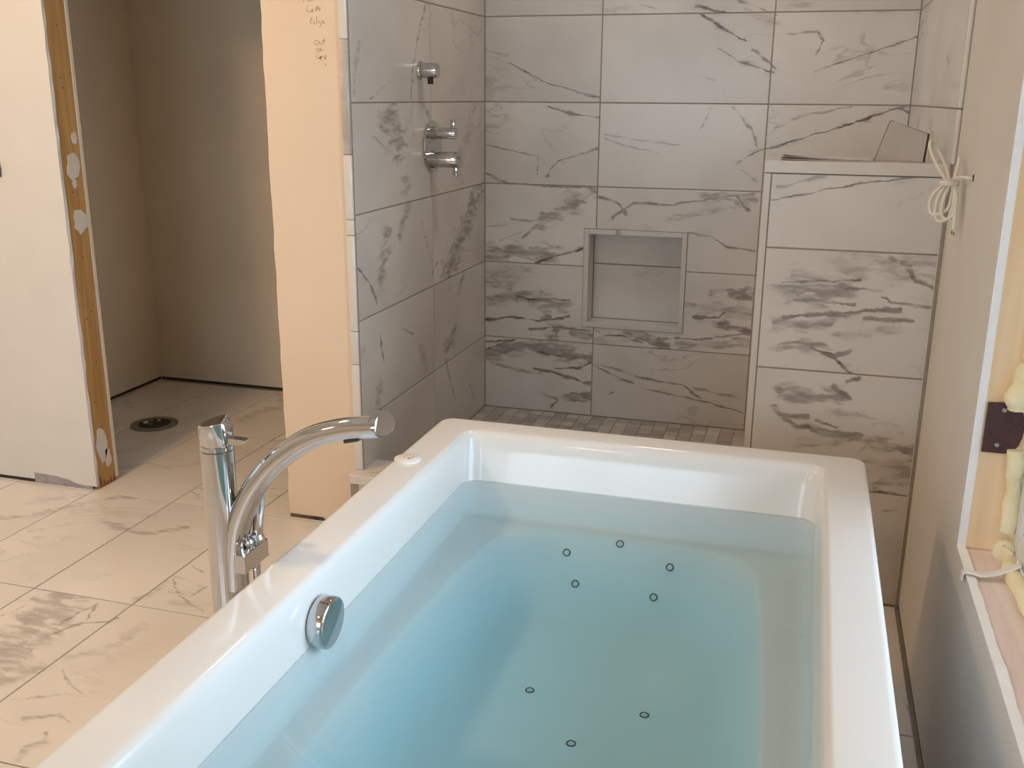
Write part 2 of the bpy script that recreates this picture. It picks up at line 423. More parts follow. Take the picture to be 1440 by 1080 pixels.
def part(name, bm, mat, parent, smooth=False, label=None):
    """mesh given in world coordinates, parented to a thing placed by its location only"""
    base = parent
    while base.parent is not None: base = base.parent
    bmesh.ops.translate(bm, verts=bm.verts[:], vec=-Vector(base.location))
    o = obj(name, bm, mat, parent, smooth)
    if label: o['label'] = label
    return o
VEINS = [
('B',[0.79,1.598,0.841,1.583,0.896,1.573],0.006,0.9),
('B',[0.937,1.614,1.012,1.585,1.071,1.561],0.006,0.5),
('B',[0.587,1.609,0.664,1.586],0.003,0.4),
('B',[0.001,1.454,0.094,1.433],0.006,0.5),
('B',[0.094,1.408,0.248,1.333,0.462,1.281],0.005,0.75),
('B',[0.799,1.574,0.856,1.54,0.971,1.477],0.006,0.95),
('B',[0.997,1.449,1.028,1.425,1.075,1.386],0.007,0.55),
('B',[0.873,1.454,0.951,1.41,1.006,1.391,1.072,1.37],0.004,0.8),
('B',[0.964,1.579,1.076,1.537],0.012,0.4),
('B',[0.803,1.365,0.868,1.348],0.004,0.35),
('B',[1.102,1.502,1.209,1.508,1.235,1.475,1.21,1.436],0.005,0.5),
('B',[1.208,1.377,1.334,1.419,1.533,1.487],0.005,0.55),
('B',[0.25,1.248,0.347,1.223,0.457,1.207],0.007,0.6),
('B',[0.004,1.105,0.125,1.08,0.216,1.064,0.212,0.996],0.003,0.65),
('B',[0.254,0.992,0.295,1.049,0.452,1.095],0.004,0.75),
('B',[0.004,0.993,0.097,0.96,0.255,0.952,0.423,0.952],0.007,0.7),
('B',[0.472,1.148,0.607,1.132,0.753,1.119],0.005,0.4),
('B',[0.478,1.132,0.554,1.11,0.675,1.089],0.004,0.4),
('B',[0.861,1.249,0.827,1.179],0.004,0.4),
('B',[0.937,1.25,1.013,1.169,1.034,1.12],0.007,0.45),
('B',[0.97,1.055,1.042,1.102,1.072,1.113],0.004,0.7),
('B',[0.977,1.035,1.046,0.986],0.004,0.4),
('B',[1.079,1.113,1.239,1.165,1.389,1.216,1.517,1.26],0.005,0.95),
('B',[1.091,1.183,1.185,1.225,1.35,1.259],0.006,0.35),
('B',[1.494,1.255,1.533,1.237],0.006,0.6),
('B',[0.451,0.942,0.341,0.873,0.229,0.817],0.024,0.65),
('B',[0.229,0.817,0.157,0.747],0.009,0.5),
('B',[0.214,0.819,0.113,0.82],0.006,0.45),
('B',[0.001,0.788,0.098,0.797],0.004,0.4),
('B',[0.06,0.734,0.157,0.775],0.003,0.35),
('B',[0.001,0.663,0.113,0.697,0.274,0.688],0.032,0.6),
('B',[0.208,0.654,0.317,0.69,0.402,0.716],0.006,0.95),
('B',[0.001,0.591,0.158,0.62],0.03,0.45),
('B',[0.001,0.576,0.1,0.573,0.115,0.525],0.022,0.55),
('B',[0.0,0.48,0.145,0.518,0.321,0.486],0.028,0.6),
('B',[0.13,0.517,0.189,0.506,0.35,0.511],0.006,0.9),
('B',[0.0,0.406,0.115,0.429,0.235,0.416,0.351,0.445],0.008,0.9),
('B',[0.264,0.453,0.3,0.383,0.289,0.35],0.022,0.6),
('B',[0.191,0.381,0.323,0.399,0.44,0.39],0.008,0.7),
('B',[0.368,0.382,0.446,0.373],0.016,0.6),
('B',[0.0,0.316,0.131,0.332],0.004,0.95),
('B',[0.0,0.28,0.056,0.306,0.131,0.332],0.005,0.9),
('B',[0.025,0.273,0.177,0.315,0.326,0.297,0.443,0.283],0.03,0.65),
('B',[0.025,0.228,0.147,0.208,0.238,0.2],0.01,0.45),
('B',[0.208,0.219,0.328,0.202,0.446,0.173],0.009,0.8),
('B',[0.222,0.292,0.355,0.276,0.443,0.277],0.006,0.8),
('B',[0.297,0.226,0.4,0.238,0.443,0.262],0.007,0.8),
('B',[0.353,0.111,0.448,0.114],0.016,0.85),
('B',[0.255,0.111,0.315,0.095,0.286,0.062],0.006,0.8),
('B',[0.457,0.92,0.535,0.899,0.564,0.86],0.008,0.6),
('B',[0.51,0.836,0.59,0.901,0.724,0.898,1.033,0.95],0.006,0.6),
('B',[0.854,0.936,0.985,0.915,1.035,0.924],0.016,0.55),
('B',[0.971,0.933,1.012,0.89],0.01,0.75),
('B',[0.804,0.795,0.889,0.785,0.957,0.749,1.054,0.737],0.004,0.65),
('B',[0.727,0.845,0.806,0.864,0.986,0.902],0.012,0.4),
('B',[0.902,0.573,0.955,0.587,1.048,0.566],0.012,0.75),
('B',[0.982,0.57,1.06,0.575],0.02,0.8),
('B',[0.841,0.473,0.935,0.479,0.96,0.5],0.008,0.85),
('B',[0.812,0.518,1.052,0.506],0.02,0.45),
('B',[0.923,0.456,1.017,0.443,1.058,0.424],0.012,0.85),
('B',[0.596,0.396,0.695,0.369,0.738,0.352],0.022,0.75),
('B',[0.778,0.389,0.846,0.386,1.058,0.424],0.006,0.6),
('B',[0.806,0.363,1.047,0.39],0.018,0.5),
('B',[0.463,0.395,0.498,0.377,0.569,0.382,0.654,0.36],0.004,0.7),
('B',[0.452,0.257,0.532,0.219,0.624,0.192],0.004,0.75),
('B',[0.473,0.259,0.574,0.238,0.66,0.216],0.006,0.5),
('B',[0.648,0.177,0.79,0.157,0.929,0.138,1.054,0.106],0.004,0.8),
('B',[0.646,0.22,0.815,0.2,0.887,0.154],0.005,0.6),
('B',[0.52,0.135,0.54,0.152],0.006,0.5),
('B',[0.857,0.195,1.05,0.164],0.006,0.4),
('L',[-1.124,1.424,-1.151,1.367,-1.167,1.292],0.012,0.35),
('L',[-1.064,1.277,-0.917,1.324],0.004,0.4),
('L',[-0.602,1.58,-0.668,1.489,-0.735,1.359,-0.751,1.273],0.01,0.4),
('L',[-0.368,1.554,-0.333,1.487],0.012,0.35),
('L',[-0.18,1.519,-0.14,1.448],0.02,0.3),
('L',[-0.924,1.221,-0.862,1.157],0.06,0.55),
('L',[-0.964,1.263,-0.858,1.22],0.008,0.4),
('L',[-1.047,1.173,-0.973,1.14],0.006,0.35),
('L',[-0.813,1.024,-0.797,1.0],0.03,0.45),
('L',[-0.648,1.262,-0.586,1.204],0.012,0.4),
('L',[-0.118,1.247,-0.307,1.024],0.04,0.35),
('L',[-0.787,0.955,-0.869,0.862],0.02,0.5),
('L',[-0.964,0.874,-1.028,0.731],0.03,0.45),
('L',[-1.198,0.812,-1.106,0.744,-1.059,0.682],0.006,0.6),
('L',[-0.574,0.702,-0.697,0.911],0.01,0.3),
('L',[-0.087,0.916,-0.272,0.788,-0.431,0.654],0.05,0.6),
('L',[-0.519,0.656,-0.312,0.819,-0.147,0.881],0.006,0.55),
('L',[-0.588,0.692,-0.538,0.722],0.006,0.5),
('L',[-0.259,0.639,-0.317,0.581],0.015,0.5),
('L',[-0.36,0.44,-0.454,0.394],0.03,0.55),
('L',[-1.039,0.578,-1.019,0.482],0.006,0.5),
('L',[-0.87,0.559,-0.768,0.517],0.006,0.5),
('L',[-0.718,0.482,-0.657,0.365],0.02,0.4),
('L',[-1.051,0.422,-1.083,0.35],0.02,0.4),
('L',[-0.478,0.373,-0.367,0.178],0.01,0.4),
('L',[-0.199,0.189,-0.129,0.109],0.006,0.4),
('P',[1.143,1.045,1.25,1.067,1.345,1.092,1.539,1.121],0.004,0.75),
('P',[1.157,1.076,1.263,1.106],0.006,0.35),
('P',[1.133,1.108,1.176,1.116],0.005,0.5),
('P',[1.334,0.89,1.408,0.91,1.484,0.894,1.549,0.92],0.035,0.42),
('P',[1.188,0.845,1.254,0.849,1.368,0.859],0.004,0.9),
('P',[1.214,0.832,1.284,0.828,1.326,0.84],0.03,0.6),
('P',[1.339,0.838,1.419,0.836],0.008,0.6),
('P',[1.434,0.917,1.478,0.894,1.497,0.863,1.558,0.844],0.01,0.7),
('P',[1.22,0.802,1.264,0.803,1.358,0.798],0.006,0.6),
('P',[1.423,0.82,1.443,0.808,1.494,0.802,1.554,0.802],0.008,0.6),
('P',[1.195,0.755,1.249,0.764,1.357,0.778,1.465,0.793],0.01,0.75),
('P',[1.174,0.735,1.238,0.741,1.31,0.743],0.016,0.55),
('P',[1.389,0.762,1.496,0.763],0.008,0.6),
('P',[1.319,0.72,1.396,0.722,1.47,0.748],0.012,0.4),
('P',[1.191,0.678,1.226,0.686,1.3,0.688],0.014,0.65),
('P',[1.268,0.682,1.321,0.663,1.372,0.622],0.008,0.8),
('P',[1.321,0.663,1.366,0.68],0.01,0.5),
('P',[1.211,0.553,1.273,0.555,1.346,0.558],0.02,0.6),
('P',[1.331,0.582,1.373,0.557],0.01,0.65),
('P',[1.362,0.599,1.391,0.612],0.01,0.7),
('P',[1.193,0.517,1.208,0.5,1.277,0.501],0.01,0.65),
('P',[1.22,0.486,1.256,0.467,1.28,0.47],0.01,0.8),
('P',[1.298,0.494,1.344,0.478],0.006,0.7),
('P',[1.287,0.467,1.376,0.461,1.451,0.443,1.547,0.435],0.012,0.7),
('P',[1.263,0.43,1.318,0.429,1.351,0.44],0.018,0.45),
('P',[1.316,0.518,1.41,0.516,1.506,0.482],0.012,0.35),
('P',[1.407,0.412,1.428,0.437],0.006,0.5),
('P',[1.433,0.385,1.548,0.394],0.016,0.5),
('P',[1.452,0.334,1.493,0.354,1.548,0.368],0.014,0.6),
('P',[1.451,0.313,1.497,0.317,1.547,0.313],0.008,0.7),
('P',[1.486,0.264,1.516,0.268],0.008,0.5),
('F',[-1.13,-1.466,-1.041,-1.451,-0.995,-1.358,-0.932,-1.27,-0.84,-1.206],0.02,0.5),
('F',[-1.123,-1.337,-1.049,-1.278,-0.999,-1.248],0.03,0.35),
('F',[-0.816,-1.393,-0.751,-1.411,-0.691,-1.429],0.016,0.6),
('F',[-0.67,-1.435,-0.61,-1.44,-0.574,-1.404,-0.528,-1.366],0.014,0.6),
('F',[-0.873,-1.615,-0.819,-1.587,-0.808,-1.526],0.02,0.25),
('F',[-0.813,-1.715,-0.733,-1.781],0.02,0.25),
('F',[-0.617,-1.746,-0.549,-1.714],0.02,0.25),
('F',[-0.575,-1.846,-0.561,-1.921,-0.555,-2.011,-0.507,-2.141],0.055,0.75),
('F',[-0.505,-1.93,-0.479,-2.027,-0.465,-2.157,-0.462,-2.218],0.03,0.6),
('F',[-0.465,-1.848,-0.483,-1.897,-0.485,-1.965],0.006,0.8),
('F',[-0.467,-1.857,-0.432,-1.932],0.006,0.7),
('F',[-0.373,-1.897,-0.38,-1.92,-0.438,-1.942,-0.472,-2.025],0.008,0.8),
('F',[-0.647,-1.85,-0.642,-1.929,-0.658,-1.977],0.008,0.5),
('F',[-0.393,-2.148,-0.407,-2.187,-0.432,-2.222],0.02,0.6),
('F',[-0.381,-1.804,-0.363,-1.734],0.012,0.5),
('F',[-0.361,-1.666,-0.289,-1.748,-0.177,-1.802],0.008,0.55),
('F',[-0.37,-1.577,-0.304,-1.608],0.006,0.5),
('F',[-0.333,-1.734,-0.261,-1.739,-0.252,-1.68],0.006,0.45),
('F',[-0.277,-1.78,-0.192,-1.772],0.02,0.35),
('F',[-0.356,-2.087,-0.306,-2.05,-0.283,-1.998,-0.289,-1.904],0.016,0.4),
('F',[-0.336,-2.138,-0.283,-2.176,-0.226,-2.204],0.008,0.5),
('F',[-0.25,-2.152,-0.261,-2.05,-0.228,-2.011],0.03,0.3),
('F',[-0.326,-2.254,-0.275,-2.225,-0.239,-2.208],0.008,0.4),
('F',[-0.285,-2.314,-0.222,-2.283,-0.177,-2.299],0.01,0.6),
('F',[-0.185,-2.369,-0.205,-2.392,-0.186,-2.439],0.012,0.5),
('F',[-0.205,-2.342,-0.188,-2.37],0.006,0.5),
('F',[-1.054,-1.01,-0.988,-0.918,-0.874,-0.939,-0.805,-0.86,-0.788,-0.767],0.02,0.35),
('F',[-0.932,-0.38,-0.919,-0.243,-0.851,-0.162],0.03,0.5),
('F',[-0.972,0.009,-0.901,-0.096],0.012,0.5),
('F',[-1.549,-0.283,-1.471,-0.361],0.02,0.4),
('F',[-1.18,-0.846,-1.123,-0.812],0.04,0.3),
('F',[-1.303,0.061,-1.169,0.012],0.02,0.3),
('F',[1.54,-1.614,1.548,-1.685],0.01,0.5),
('F',[1.528,-1.705,1.546,-1.781],0.008,0.5),
]
PLANE_AX = {'B': (0, 2), 'L': (1, 2), 'P': (0, 2), 'F': (0, 1)}
SEGS = {k: [] for k in 'BLPF'}
for pl, o, wd, st in VEINS:
    for i in range(0, len(o) - 2, 2):
        SEGS[pl].append((o[i], o[i + 1], o[i + 2], o[i + 3], wd * (1.65 if wd >= 0.012 else 1.0), st * (0.74 if wd >= 0.012 else 1.0)))

# ---------------------------------------------------------------- tiles
TILE_MESH = {}
def tile_mesh(poly, thick, bev):
    key = tuple(round(c, 4) for p in poly for c in p) + (thick,)
    if key in TILE_MESH: return TILE_MESH[key]
    bm = bmesh.new()
    n = len(poly)
    # inset direction for the chamfered top edge
    def inset(p, d):
        out = []
        for i in range(n):
            a, b, c = Vector(p[i - 1]), Vector(p[i]), Vector(p[(i + 1) % n])
            e1 = (b - a).normalized(); e2 = (c - b).normalized()
            n1 = Vector((-e1.y, e1.x)); n2 = Vector((-e2.y, e2.x))
            out.append(b + (n1 + n2) * d / max(0.3, 1 + n1.dot(n2)))
        return out
    P = [Vector(p) for p in poly]
    top = inset(P, bev)
    r0 = add_ring(bm, [(p.x, p.y, -thick) for p in P])
    r1 = add_ring(bm, [(p.x, p.y, -bev * 0.7) for p in P])
    r2 = add_ring(bm, [(p.x, p.y, 0) for p in top])
    bridge(bm, r0, r1); bridge(bm, r1, r2)
    bm.faces.new(r2); bm.faces.new(r0[::-1])
    bmesh.ops.recalc_face_normals(bm, faces=bm.faces[:])
    me = bpy.data.meshes.new('tile'); bm.to_mesh(me); bm.free()
    me.materials.append(None)
    TILE_MESH[key] = me
    return me

TILE_N = 0
def tile(parent, poly, basis, plane=None, mat=None, name='tile', thick=0.006, bev=0.0012, rough=0.26, back=0.25):
    """poly: CCW world 2D points in plane coordinates; basis: f(u,v)->(origin Vector), plus axes"""
    global TILE_N
    org, au, av = basis
    cu = (min(p[0] for p in poly) + max(p[0] for p in poly)) / 2
    cv = (min(p[1] for p in poly) + max(p[1] for p in poly)) / 2
    loc = [(p[0] - cu, p[1] - cv) for p in poly]
    me = tile_mesh(loc, thick, bev)
    o = bpy.data.objects.new(name, me); COL.objects.link(o)
    nn = au.cross(av)
    mw = Matrix.Identity(4)
    for i in range(3):
        mw[i][0] = au[i]; mw[i][1] = av[i]; mw[i][2] = nn[i]
    mw.translation = org + au * cu + av * cv + nn * random.uniform(-0.0003, 0.0003)
    o.parent = parent
    o.matrix_world = mw
    use = mat
    if plane:
        u0, u1 = min(p[0] for p in poly), max(p[0] for p in poly)
        v0, v1 = min(p[1] for p in poly), max(p[1] for p in poly)
        ss = []
        sg = PLANE_SIGN.get(plane, 1)
        for (ax, ay, bx, by, wd, st) in SEGS[plane]:
            ax, bx = ax * sg, bx * sg
            mx_, my_ = (ax + bx) / 2, (ay + by) / 2
            hit = any(u0 <= x <= u1 and v0 <= y <= v1 for x, y in ((mx_, my_), (ax * .9 + bx * .1, ay * .9 + by * .1), (ax * .1 + bx * .9, ay * .1 + by * .9)))
            if hit: ss.append((ax - cu, ay - cv, bx - cu, by - cv, wd, st))
        if ss:
            TILE_N += 1
            use = marble_mat('calacatta_marble_%d' % TILE_N, ss, rough, back, 0.62 if plane == 'F' else 1.0)
    o.material_slots[0].link = 'OBJECT'
    o.material_slots[0].material = use
    return o
PLANE_SIGN = {}
def rect(u0, v0, u1, v1, g=0.0021):
    return [(u0 + g, v0 + g), (u1 - g, v0 + g), (u1 - g, v1 - g), (u0 + g, v1 - g)]
X_, Y_, Z_ = Vector((1, 0, 0)), Vector((0, 1, 0)), Vector((0, 0, 1))

# key dimensions of the place (metres)
W = 1.545            # right wall face
WT = 1.536           # tile face on the right shower wall
YP = -1.19           # plane of the partition wall with the closet opening
XS, XC = -0.984, -0.264   # closet opening
HC = 2.55            # ceiling height
ZJ = [0.04, 0.340, 0.648, 0.956, 1.264, 1.572, 1.880, 2.188, HC]
XJ = [0.0, 0.4517, 1.0617, WT]
NX0, NX1, NZ0, NZ1 = 0.4065, 0.8021, 0.4088, 0.7951

# ---- floor
floor = struct('floor', box(-2.7, W + 0.16, -5.5, 0.16, -0.15, -0.0015), M['grout'])
xs = []
x = -0.9965 - 0.308 * 6
while x < W:
    xs.append(x); x += 0.3085
ys = [-1.825 + 0.624 * k for k in range(-6, 4)]
FB = (Vector((0, 0, 0)), X_, Y_)
for i, xa in enumerate(xs):
    a, b = max(xa, -2.6), min(xa + 0.3085, W - 0.006)
    if b - a < 0.02: continue
    for ya in ys:
        c, d = max(ya, -5.4), min(ya + 0.624, 0.055)
        if d - c < 0.02: continue
        if a > -0.02 and c > -1.21: continue       # under the shower
        if a > -0.02 and d > -1.24: d = -1.245
        if a < -0.02 < b and c > -1.21: b2 = -0.14
        else: b2 = b
        if b2 - a < 0.02: continue
        tile(floor, rect(a, c, b2, d), FB, 'F', M['marble_floor'], rough=0.22)

# ---- shower floor: mosaic
sf = struct('floor_shower', box(-0.02, W, -1.12, 0.0, 0.0, 0.0385), M['grout'])
ms = tile_mesh([(-0.0239, -0.0239), (0.0239, -0.0239), (0.0239, 0.0239), (-0.0239, 0.0239)], 0.004, 0.001)
k = 0; rest = bmesh.new()
for r in range(21):
    for c in range(30):
        cx, cy = 0.0275 + c * 0.0512, -0.027 - r * 0.0512
        if k < 300:
            o = bpy.data.objects.new('mosaic_tile', ms); COL.objects.link(o); o.parent = sf
            o.location = (cx, cy, 0.0405 + random.uniform(-0.0003, 0.0003))
            o.material_slots[0].link = 'OBJECT'; o.material_slots[0].material = M['mosaic']; k += 1
        else:
            add_box(rest, cx - 0.0239, cx + 0.0239, cy - 0.0239, cy + 0.0239, 0.037, 0.0405)
o = obj('mosaic_tiles', rest, M['mosaic'], sf); o['kind'] = 'stuff'

# ---- back wall of the shower with a niche
bm = bmesh.new()
y0, y1 = 0.0015, 0.16
e = 0.0
add_box(bm, -0.02, NX0 + 0.016, y0, y1, 0, HC); add_box(bm, NX1 - 0.016, W + 0.02, y0, y1, 0, HC)
add_box(bm, NX0 + 0.016, NX1 - 0.016, y0, y1, 0, NZ0 + 0.016); add_box(bm, NX0 + 0.016, NX1 - 0.016, y0, y1, NZ1 - 0.016, HC)
add_box(bm, NX0 + 0.016, NX1 - 0.016, 0.095, y1, NZ0 + 0.016, NZ1 - 0.016)
wb = struct('wall_back', bm, M['grout'])
BB = (Vector((0, 0, 0)), X_, Z_)
g = 0.0021
for zi in range(len(ZJ) - 1):
    for xi in range(3):
        u0, u1, v0, v1 = XJ[xi] + g, XJ[xi + 1] - g, ZJ[zi] + g, ZJ[zi + 1] - g
        poly = rect(XJ[xi], ZJ[zi], XJ[xi + 1], ZJ[zi + 1])
        if zi == 2 and xi == 0: poly = [(u0, v0), (NX0 - g, v0), (NX0 - g, NZ1 + g), (u1, NZ1 + g), (u1, v1), (u0, v1)]
        if zi == 2 and xi == 1: poly = [(NX1 + g, v0), (u1, v0), (u1, v1), (u0, v1), (u0, NZ1 + g), (NX1 + g, NZ1 + g)]
        if zi == 1 and xi == 0: poly = [(u0, v0), (u1, v0), (u1, NZ0 - g), (NX0 - g, NZ0 - g), (NX0 - g, v1), (u0, v1)]
        if zi == 1 and xi == 1: poly = [(u0, v0), (u1, v0), (u1, v1), (NX1 + g, v1), (NX1 + g, NZ0 - g), (u0, NZ0 - g)]
        tile(wb, poly, BB, 'B', M['marble'])
# niche lining and frame strips
NB = (Vector((0, 0.092, 0)), X_, Z_)
tile(wb, rect(NX0 + 0.018, NZ0 + 0.018, NX1 - 0.018, 0.648), NB, None, M['marble'], 'niche_tile')
tile(wb, rect(NX0 + 0.018, 0.648, NX1 - 0.018, NZ1 - 0.018), NB, None, M['marble'], 'niche_tile')
fw = 0.019
for nm, b in (('niche_frame', (NX0, NX0 + fw, -0.006, 0.09, NZ0, NZ1)), ('niche_frame', (NX1 - fw, NX1, -0.006, 0.09, NZ0, NZ1)),
              ('niche_frame', (NX0 + fw, NX1 - fw, -0.006, 0.09, NZ1 - fw, NZ1)), ('niche_frame', (NX0 + fw, NX1 - fw, -0.006, 0.09, NZ0, NZ0 + fw))):
    obj(nm, box(*b, bevel=0.0015), M['marble_trim'], wb)

# ---- left shower wall
wl = struct('wall_shower_left', box(-0.12, -0.0015, YP + 0.12, -0.0, 0, HC), M['grout'])
LB = (Vector((0, 0, 0)), Y_ * -1, Z_)   # plane coordinate is -Y so that the normal faces +X
LB = (Vector((0, 0, 0)), Y_, Z_)
obj('backer_board', box(-0.027, -0.0015, YP - 0.0, YP + 0.12, 0, HC), M['grout'], wl)
YJ = [-1.186, -0.576, 0.0]
for zi in range(len(ZJ) - 1):
    for yi in range(2):
        tile(wl, rect(YJ[yi], ZJ[zi], YJ[yi + 1], ZJ[zi + 1]), LB, 'L', M['marble'])
# bullnose pieces on the wall end, facing the room
z = 0.189; i = 0
for z1 in (0.285, 0.52, 0.62, 0.90, 0.945, 1.125, 1.43, 1.75, 2.05, 2.36, HC):
    obj('bullnose_trim', box(-0.026, 0.0, YP - 0.010, YP - 0.0005, z + 0.0004, z1 - 0.0004, 0.003, 2), M['marble_trim'], wl, True)
    z = z1

# ---- right shower wall tiles on the long right wall
def right_wall():
    bm = bmesh.new()
    wy0, wy1, wz0, wz1 = -3.15, -1.967, 0.502, 1.70
    add_box(bm, W, W + 0.0127, wy1, 0.16, 0.014, HC)
    add_box(bm, W, W + 0.0127, -5.4, wy0, 0.014, HC)
    add_box(bm, W, W + 0.0127, wy0, wy1, 0.014, wz0)
    add_box(bm, W, W + 0.0127, wy0, wy1, wz1, HC)
    # subdivide the near-window edges a little raggedly
    return bm
wr = struct('wall_right', right_wall(), M['drywall_right'])
bm = bmesh.new()
wy0, wy1, wz0, wz1 = -3.15, -1.967, 0.502, 1.70
for b in ((W + 0.0127, W + 0.16, wy1 + 0.002, 0.16, 0.0, HC), (W + 0.0127, W + 0.16, -5.4, wy0 - 0.002, 0.0, HC),
          (W + 0.0127, W + 0.16, wy0 - 0.002, wy1 + 0.002, 0.0, wz0 - 0.004), (W + 0.0127, W + 0.16, wy0 - 0.002, wy1 + 0.002, wz1 + 0.002, HC)):
    add_box(bm, *b)
obj('framing', bm, M['jamb'], wr)
obj('base_gap_shade', box(W + 0.002, W + 0.0127, -5.4, -1.25, 0.0, 0.0135), M['gap_shade'], wr)  # dark filler painting the shade below the raised board
obj('backer_board', box(WT + 0.0015, W - 0.0005, -1.255, 0.0, 0.0, HC), M['grout'], wr)
RB = (Vector((WT, 0, 0)), Y_ * -1, Z_)
for zi in range(len(ZJ) - 1):
    for ya, yb in ((0.0, 0.61), (0.61, 1.245)):
        tile(wr, rect(ya, ZJ[zi], yb, ZJ[zi + 1]), RB, None, M['marble'])
z = 1.14
for z1 in (1.264, 1.572, 1.88, 2.188, HC):
    obj('bullnose_trim', box(WT - 0.0015, W + 0.0, -1.290, -1.2465, z + 0.001, z1 - 0.001, 0.0055, 3), M['marble_trim'], wr, True)
    z = z1

# ---- half wall (pony wall) at the shower
PX, PY, PZ = 1.1216, -1.2407, 1.1397
pw = struct('wall_half', box(PX + 0.010, W - 0.001, PY + 0.0015, -1.09, 0.0, PZ - 0.031), M['grout'])
PB = (Vector((0, PY, 0)), X_, Z_)
zz = [0.0, 0.311, 0.6205, 0.928, PZ - 0.030]
for i in range(4):
    tile(pw, rect(PX + 0.0165, zz[i], W - 0.002, zz[i + 1]), PB, 'P', M['marble'])
obj('end_panel', box(PX, PX + 0.0155, PY - 0.001, -1.085, 0.0, PZ - 0.031, 0.001), M['marble_trim'], pw)
obj('cap_stone', box(PX - 0.001, W - 0.001, PY - 0.004, -1.083, PZ - 0.0295, PZ, 0.002), M['marble_trim'], pw)
BKB = (Vector((0, -1.0885, 0)), X_ * -1, Z_)
for i in range(4):
    tile(pw, rect(-(W - 0.012), zz[i], -(PX + 0.016), zz[i + 1]), BKB, None, M['marble'])

# ---- shower curb between the walls
cb = struct('trim_1', box(-0.026, PX - 0.001, -1.235, -1.105, 0.0, 0.160), M['grout'], 'marble shower curb behind the bathtub')
obj('curb_cap', box(-0.024, PX - 0.001, -1.247, -1.095, 0.1605, 0.189, 0.003), M['marble_trim'], cb)
for u in range(2):
    tile(cb, rect(0.0 + 0.56 * u, 0.0, 0.56 * (u + 1), 0.160), (Vector((0, -1.2375, 0)), X_, Z_), None, M['marble'])

# ---- partition wall with the closet opening
def rag(bm, x_edge, amp, seed, sgn):
    rnd = random.Random(seed)
    for v in bm.verts:
        if abs(v.co.x - x_edge) < 1e-4: v.co.x += sgn * rnd.uniform(0, amp)
def board(x0, x1, y0, y1, z0, z1, edge=None, amp=0.004, seed=1, sgn=-1, nz=60):
    bm = bmesh.new()
    rings = []
    for i in range(nz + 1):
        z = z0 + (z1 - z0) * i / nz
        rings.append(add_ring(bm, [(x0, y0, z), (x1, y0, z), (x1, y1, z), (x0, y1, z)]))
    for a, b in zip(rings, rings[1:]): bridge(bm, a, b)
    bm.faces.new(rings[0][::-1]); bm.faces.new(rings[-1])
    if edge is not None: rag(bm, edge, amp, seed, sgn)
    return bm
wp = struct('wall_left', board(-2.6, XS, YP, YP + 0.0127, 0.012, HC, XS, 0.004, 3, -1), M['drywall'])
obj('gap_shade_strip', box(-2.6, XS - 0.02, YP + 0.001, YP + 0.0127, 0.0, 0.0115), M['gap_shade'], wp)  # near-flush strip, painted dark as the shade under the drywall
# grey mortar smear at the foot of the wall
bm = bmesh.new()
prof = [(-1.235, 0.036), (-1.20, 0.034), (-1.15, 0.033), (-1.10, 0.026), (-1.06, 0.014), (-1.0, 0.010)]
a = add_ring(bm, [(x, YP - 0.0012, 0.0) for x, h in prof]); b = add_ring(bm, [(x, YP - 0.0012, h) for x, h in prof])
c = add_ring(bm, [(x, YP + 0.0005, 0.0) for x, h in prof]); d = add_ring(bm, [(x, YP + 0.0005, h) for x, h in prof])
bridge(bm, a, b, False); bridge(bm, c, d, False); bridge(bm, b, d, False)
obj('mortar_smear', bm, M['thinset'], wp)
st = obj('stud', box(XS - 0.042, XS - 0.004, YP + 0.0135, YP + 0.1015, 0.0, 2.05, 0.002), M['stud'], wp)
obj('drywall_back', box(-1.602, XS - 0.002, YP + 0.102, YP + 0.114, 0.012, HC), M['closet'], wp)
rnd = random.Random(5)
for zc, yc, r in ((1.062, 0.062, 0.042), (0.893, 0.068, 0.044), (1.150, 0.08, 0.018), (0.15, 0.05, 0.040), (0.09, 0.072, 0.022), (1.01, 0.06, 0.014)):
    bm = bmesh.new()
    pts = []
    for k in range(14):
        a_ = 2 * math.pi * k / 14
        rr = r * rnd.uniform(0.75, 1.1)
        yy = YP + max(0.016, min(0.100, yc + math.cos(a_) * rr * 0.75)); z2 = zc + math.sin(a_) * rr * (1.0 if zc > .3 else 1.7)
        pts.append((yy, z2))
    a = add_ring(bm, [(XS - 0.0045, p, q) for p, q in pts]); b = add_ring(bm, [(XS - 0.0025, p * .995 + (YP + yc) * .005, q) for p, q in pts])
    bridge(bm, a, b); bm.faces.new(b)
    obj('plaster_patch', bm, M['plaster'], st)
for zc, yc in ((1.33, 0.05), (1.30, 0.055), (0.985, 0.047), (0.78, 0.06), (0.60, 0.07), (0.58, 0.045), (1.48, 0.06), (0.30, 0.04)):
    bm = lathe([(0.0005, -0.001), (0.0032, -0.001), (0.0032, 0.0006), (0.0005, 0.0006)], 'X', 10)
    obj('nail', bm, M['wood_scar'], st, loc=(XS - 0.004, YP + yc, zc))
# splintered bottom of the stud
bm = bmesh.new()
for k in range(5):
    y_ = YP + 0.016 + k * 0.017
    h = [0.05, 0.03, 0.02, 0.026, 0.035][k]
    v = [bm.verts.new(p) for p in ((XS - 0.004, y_, 0.0), (XS - 0.004, y_ + 0.018, 0.0), (XS - 0.0035, y_ + 0.007, h), (XS - 0.001, y_ + 0.006, 0.0))]
    bm.faces.new((v[0], v[1], v[2])); bm.faces.new((v[0], v[2], v[3])); bm.faces.new((v[1], v[3], v[2]))
obj('splinters', bm, M['wood_scar'], st)

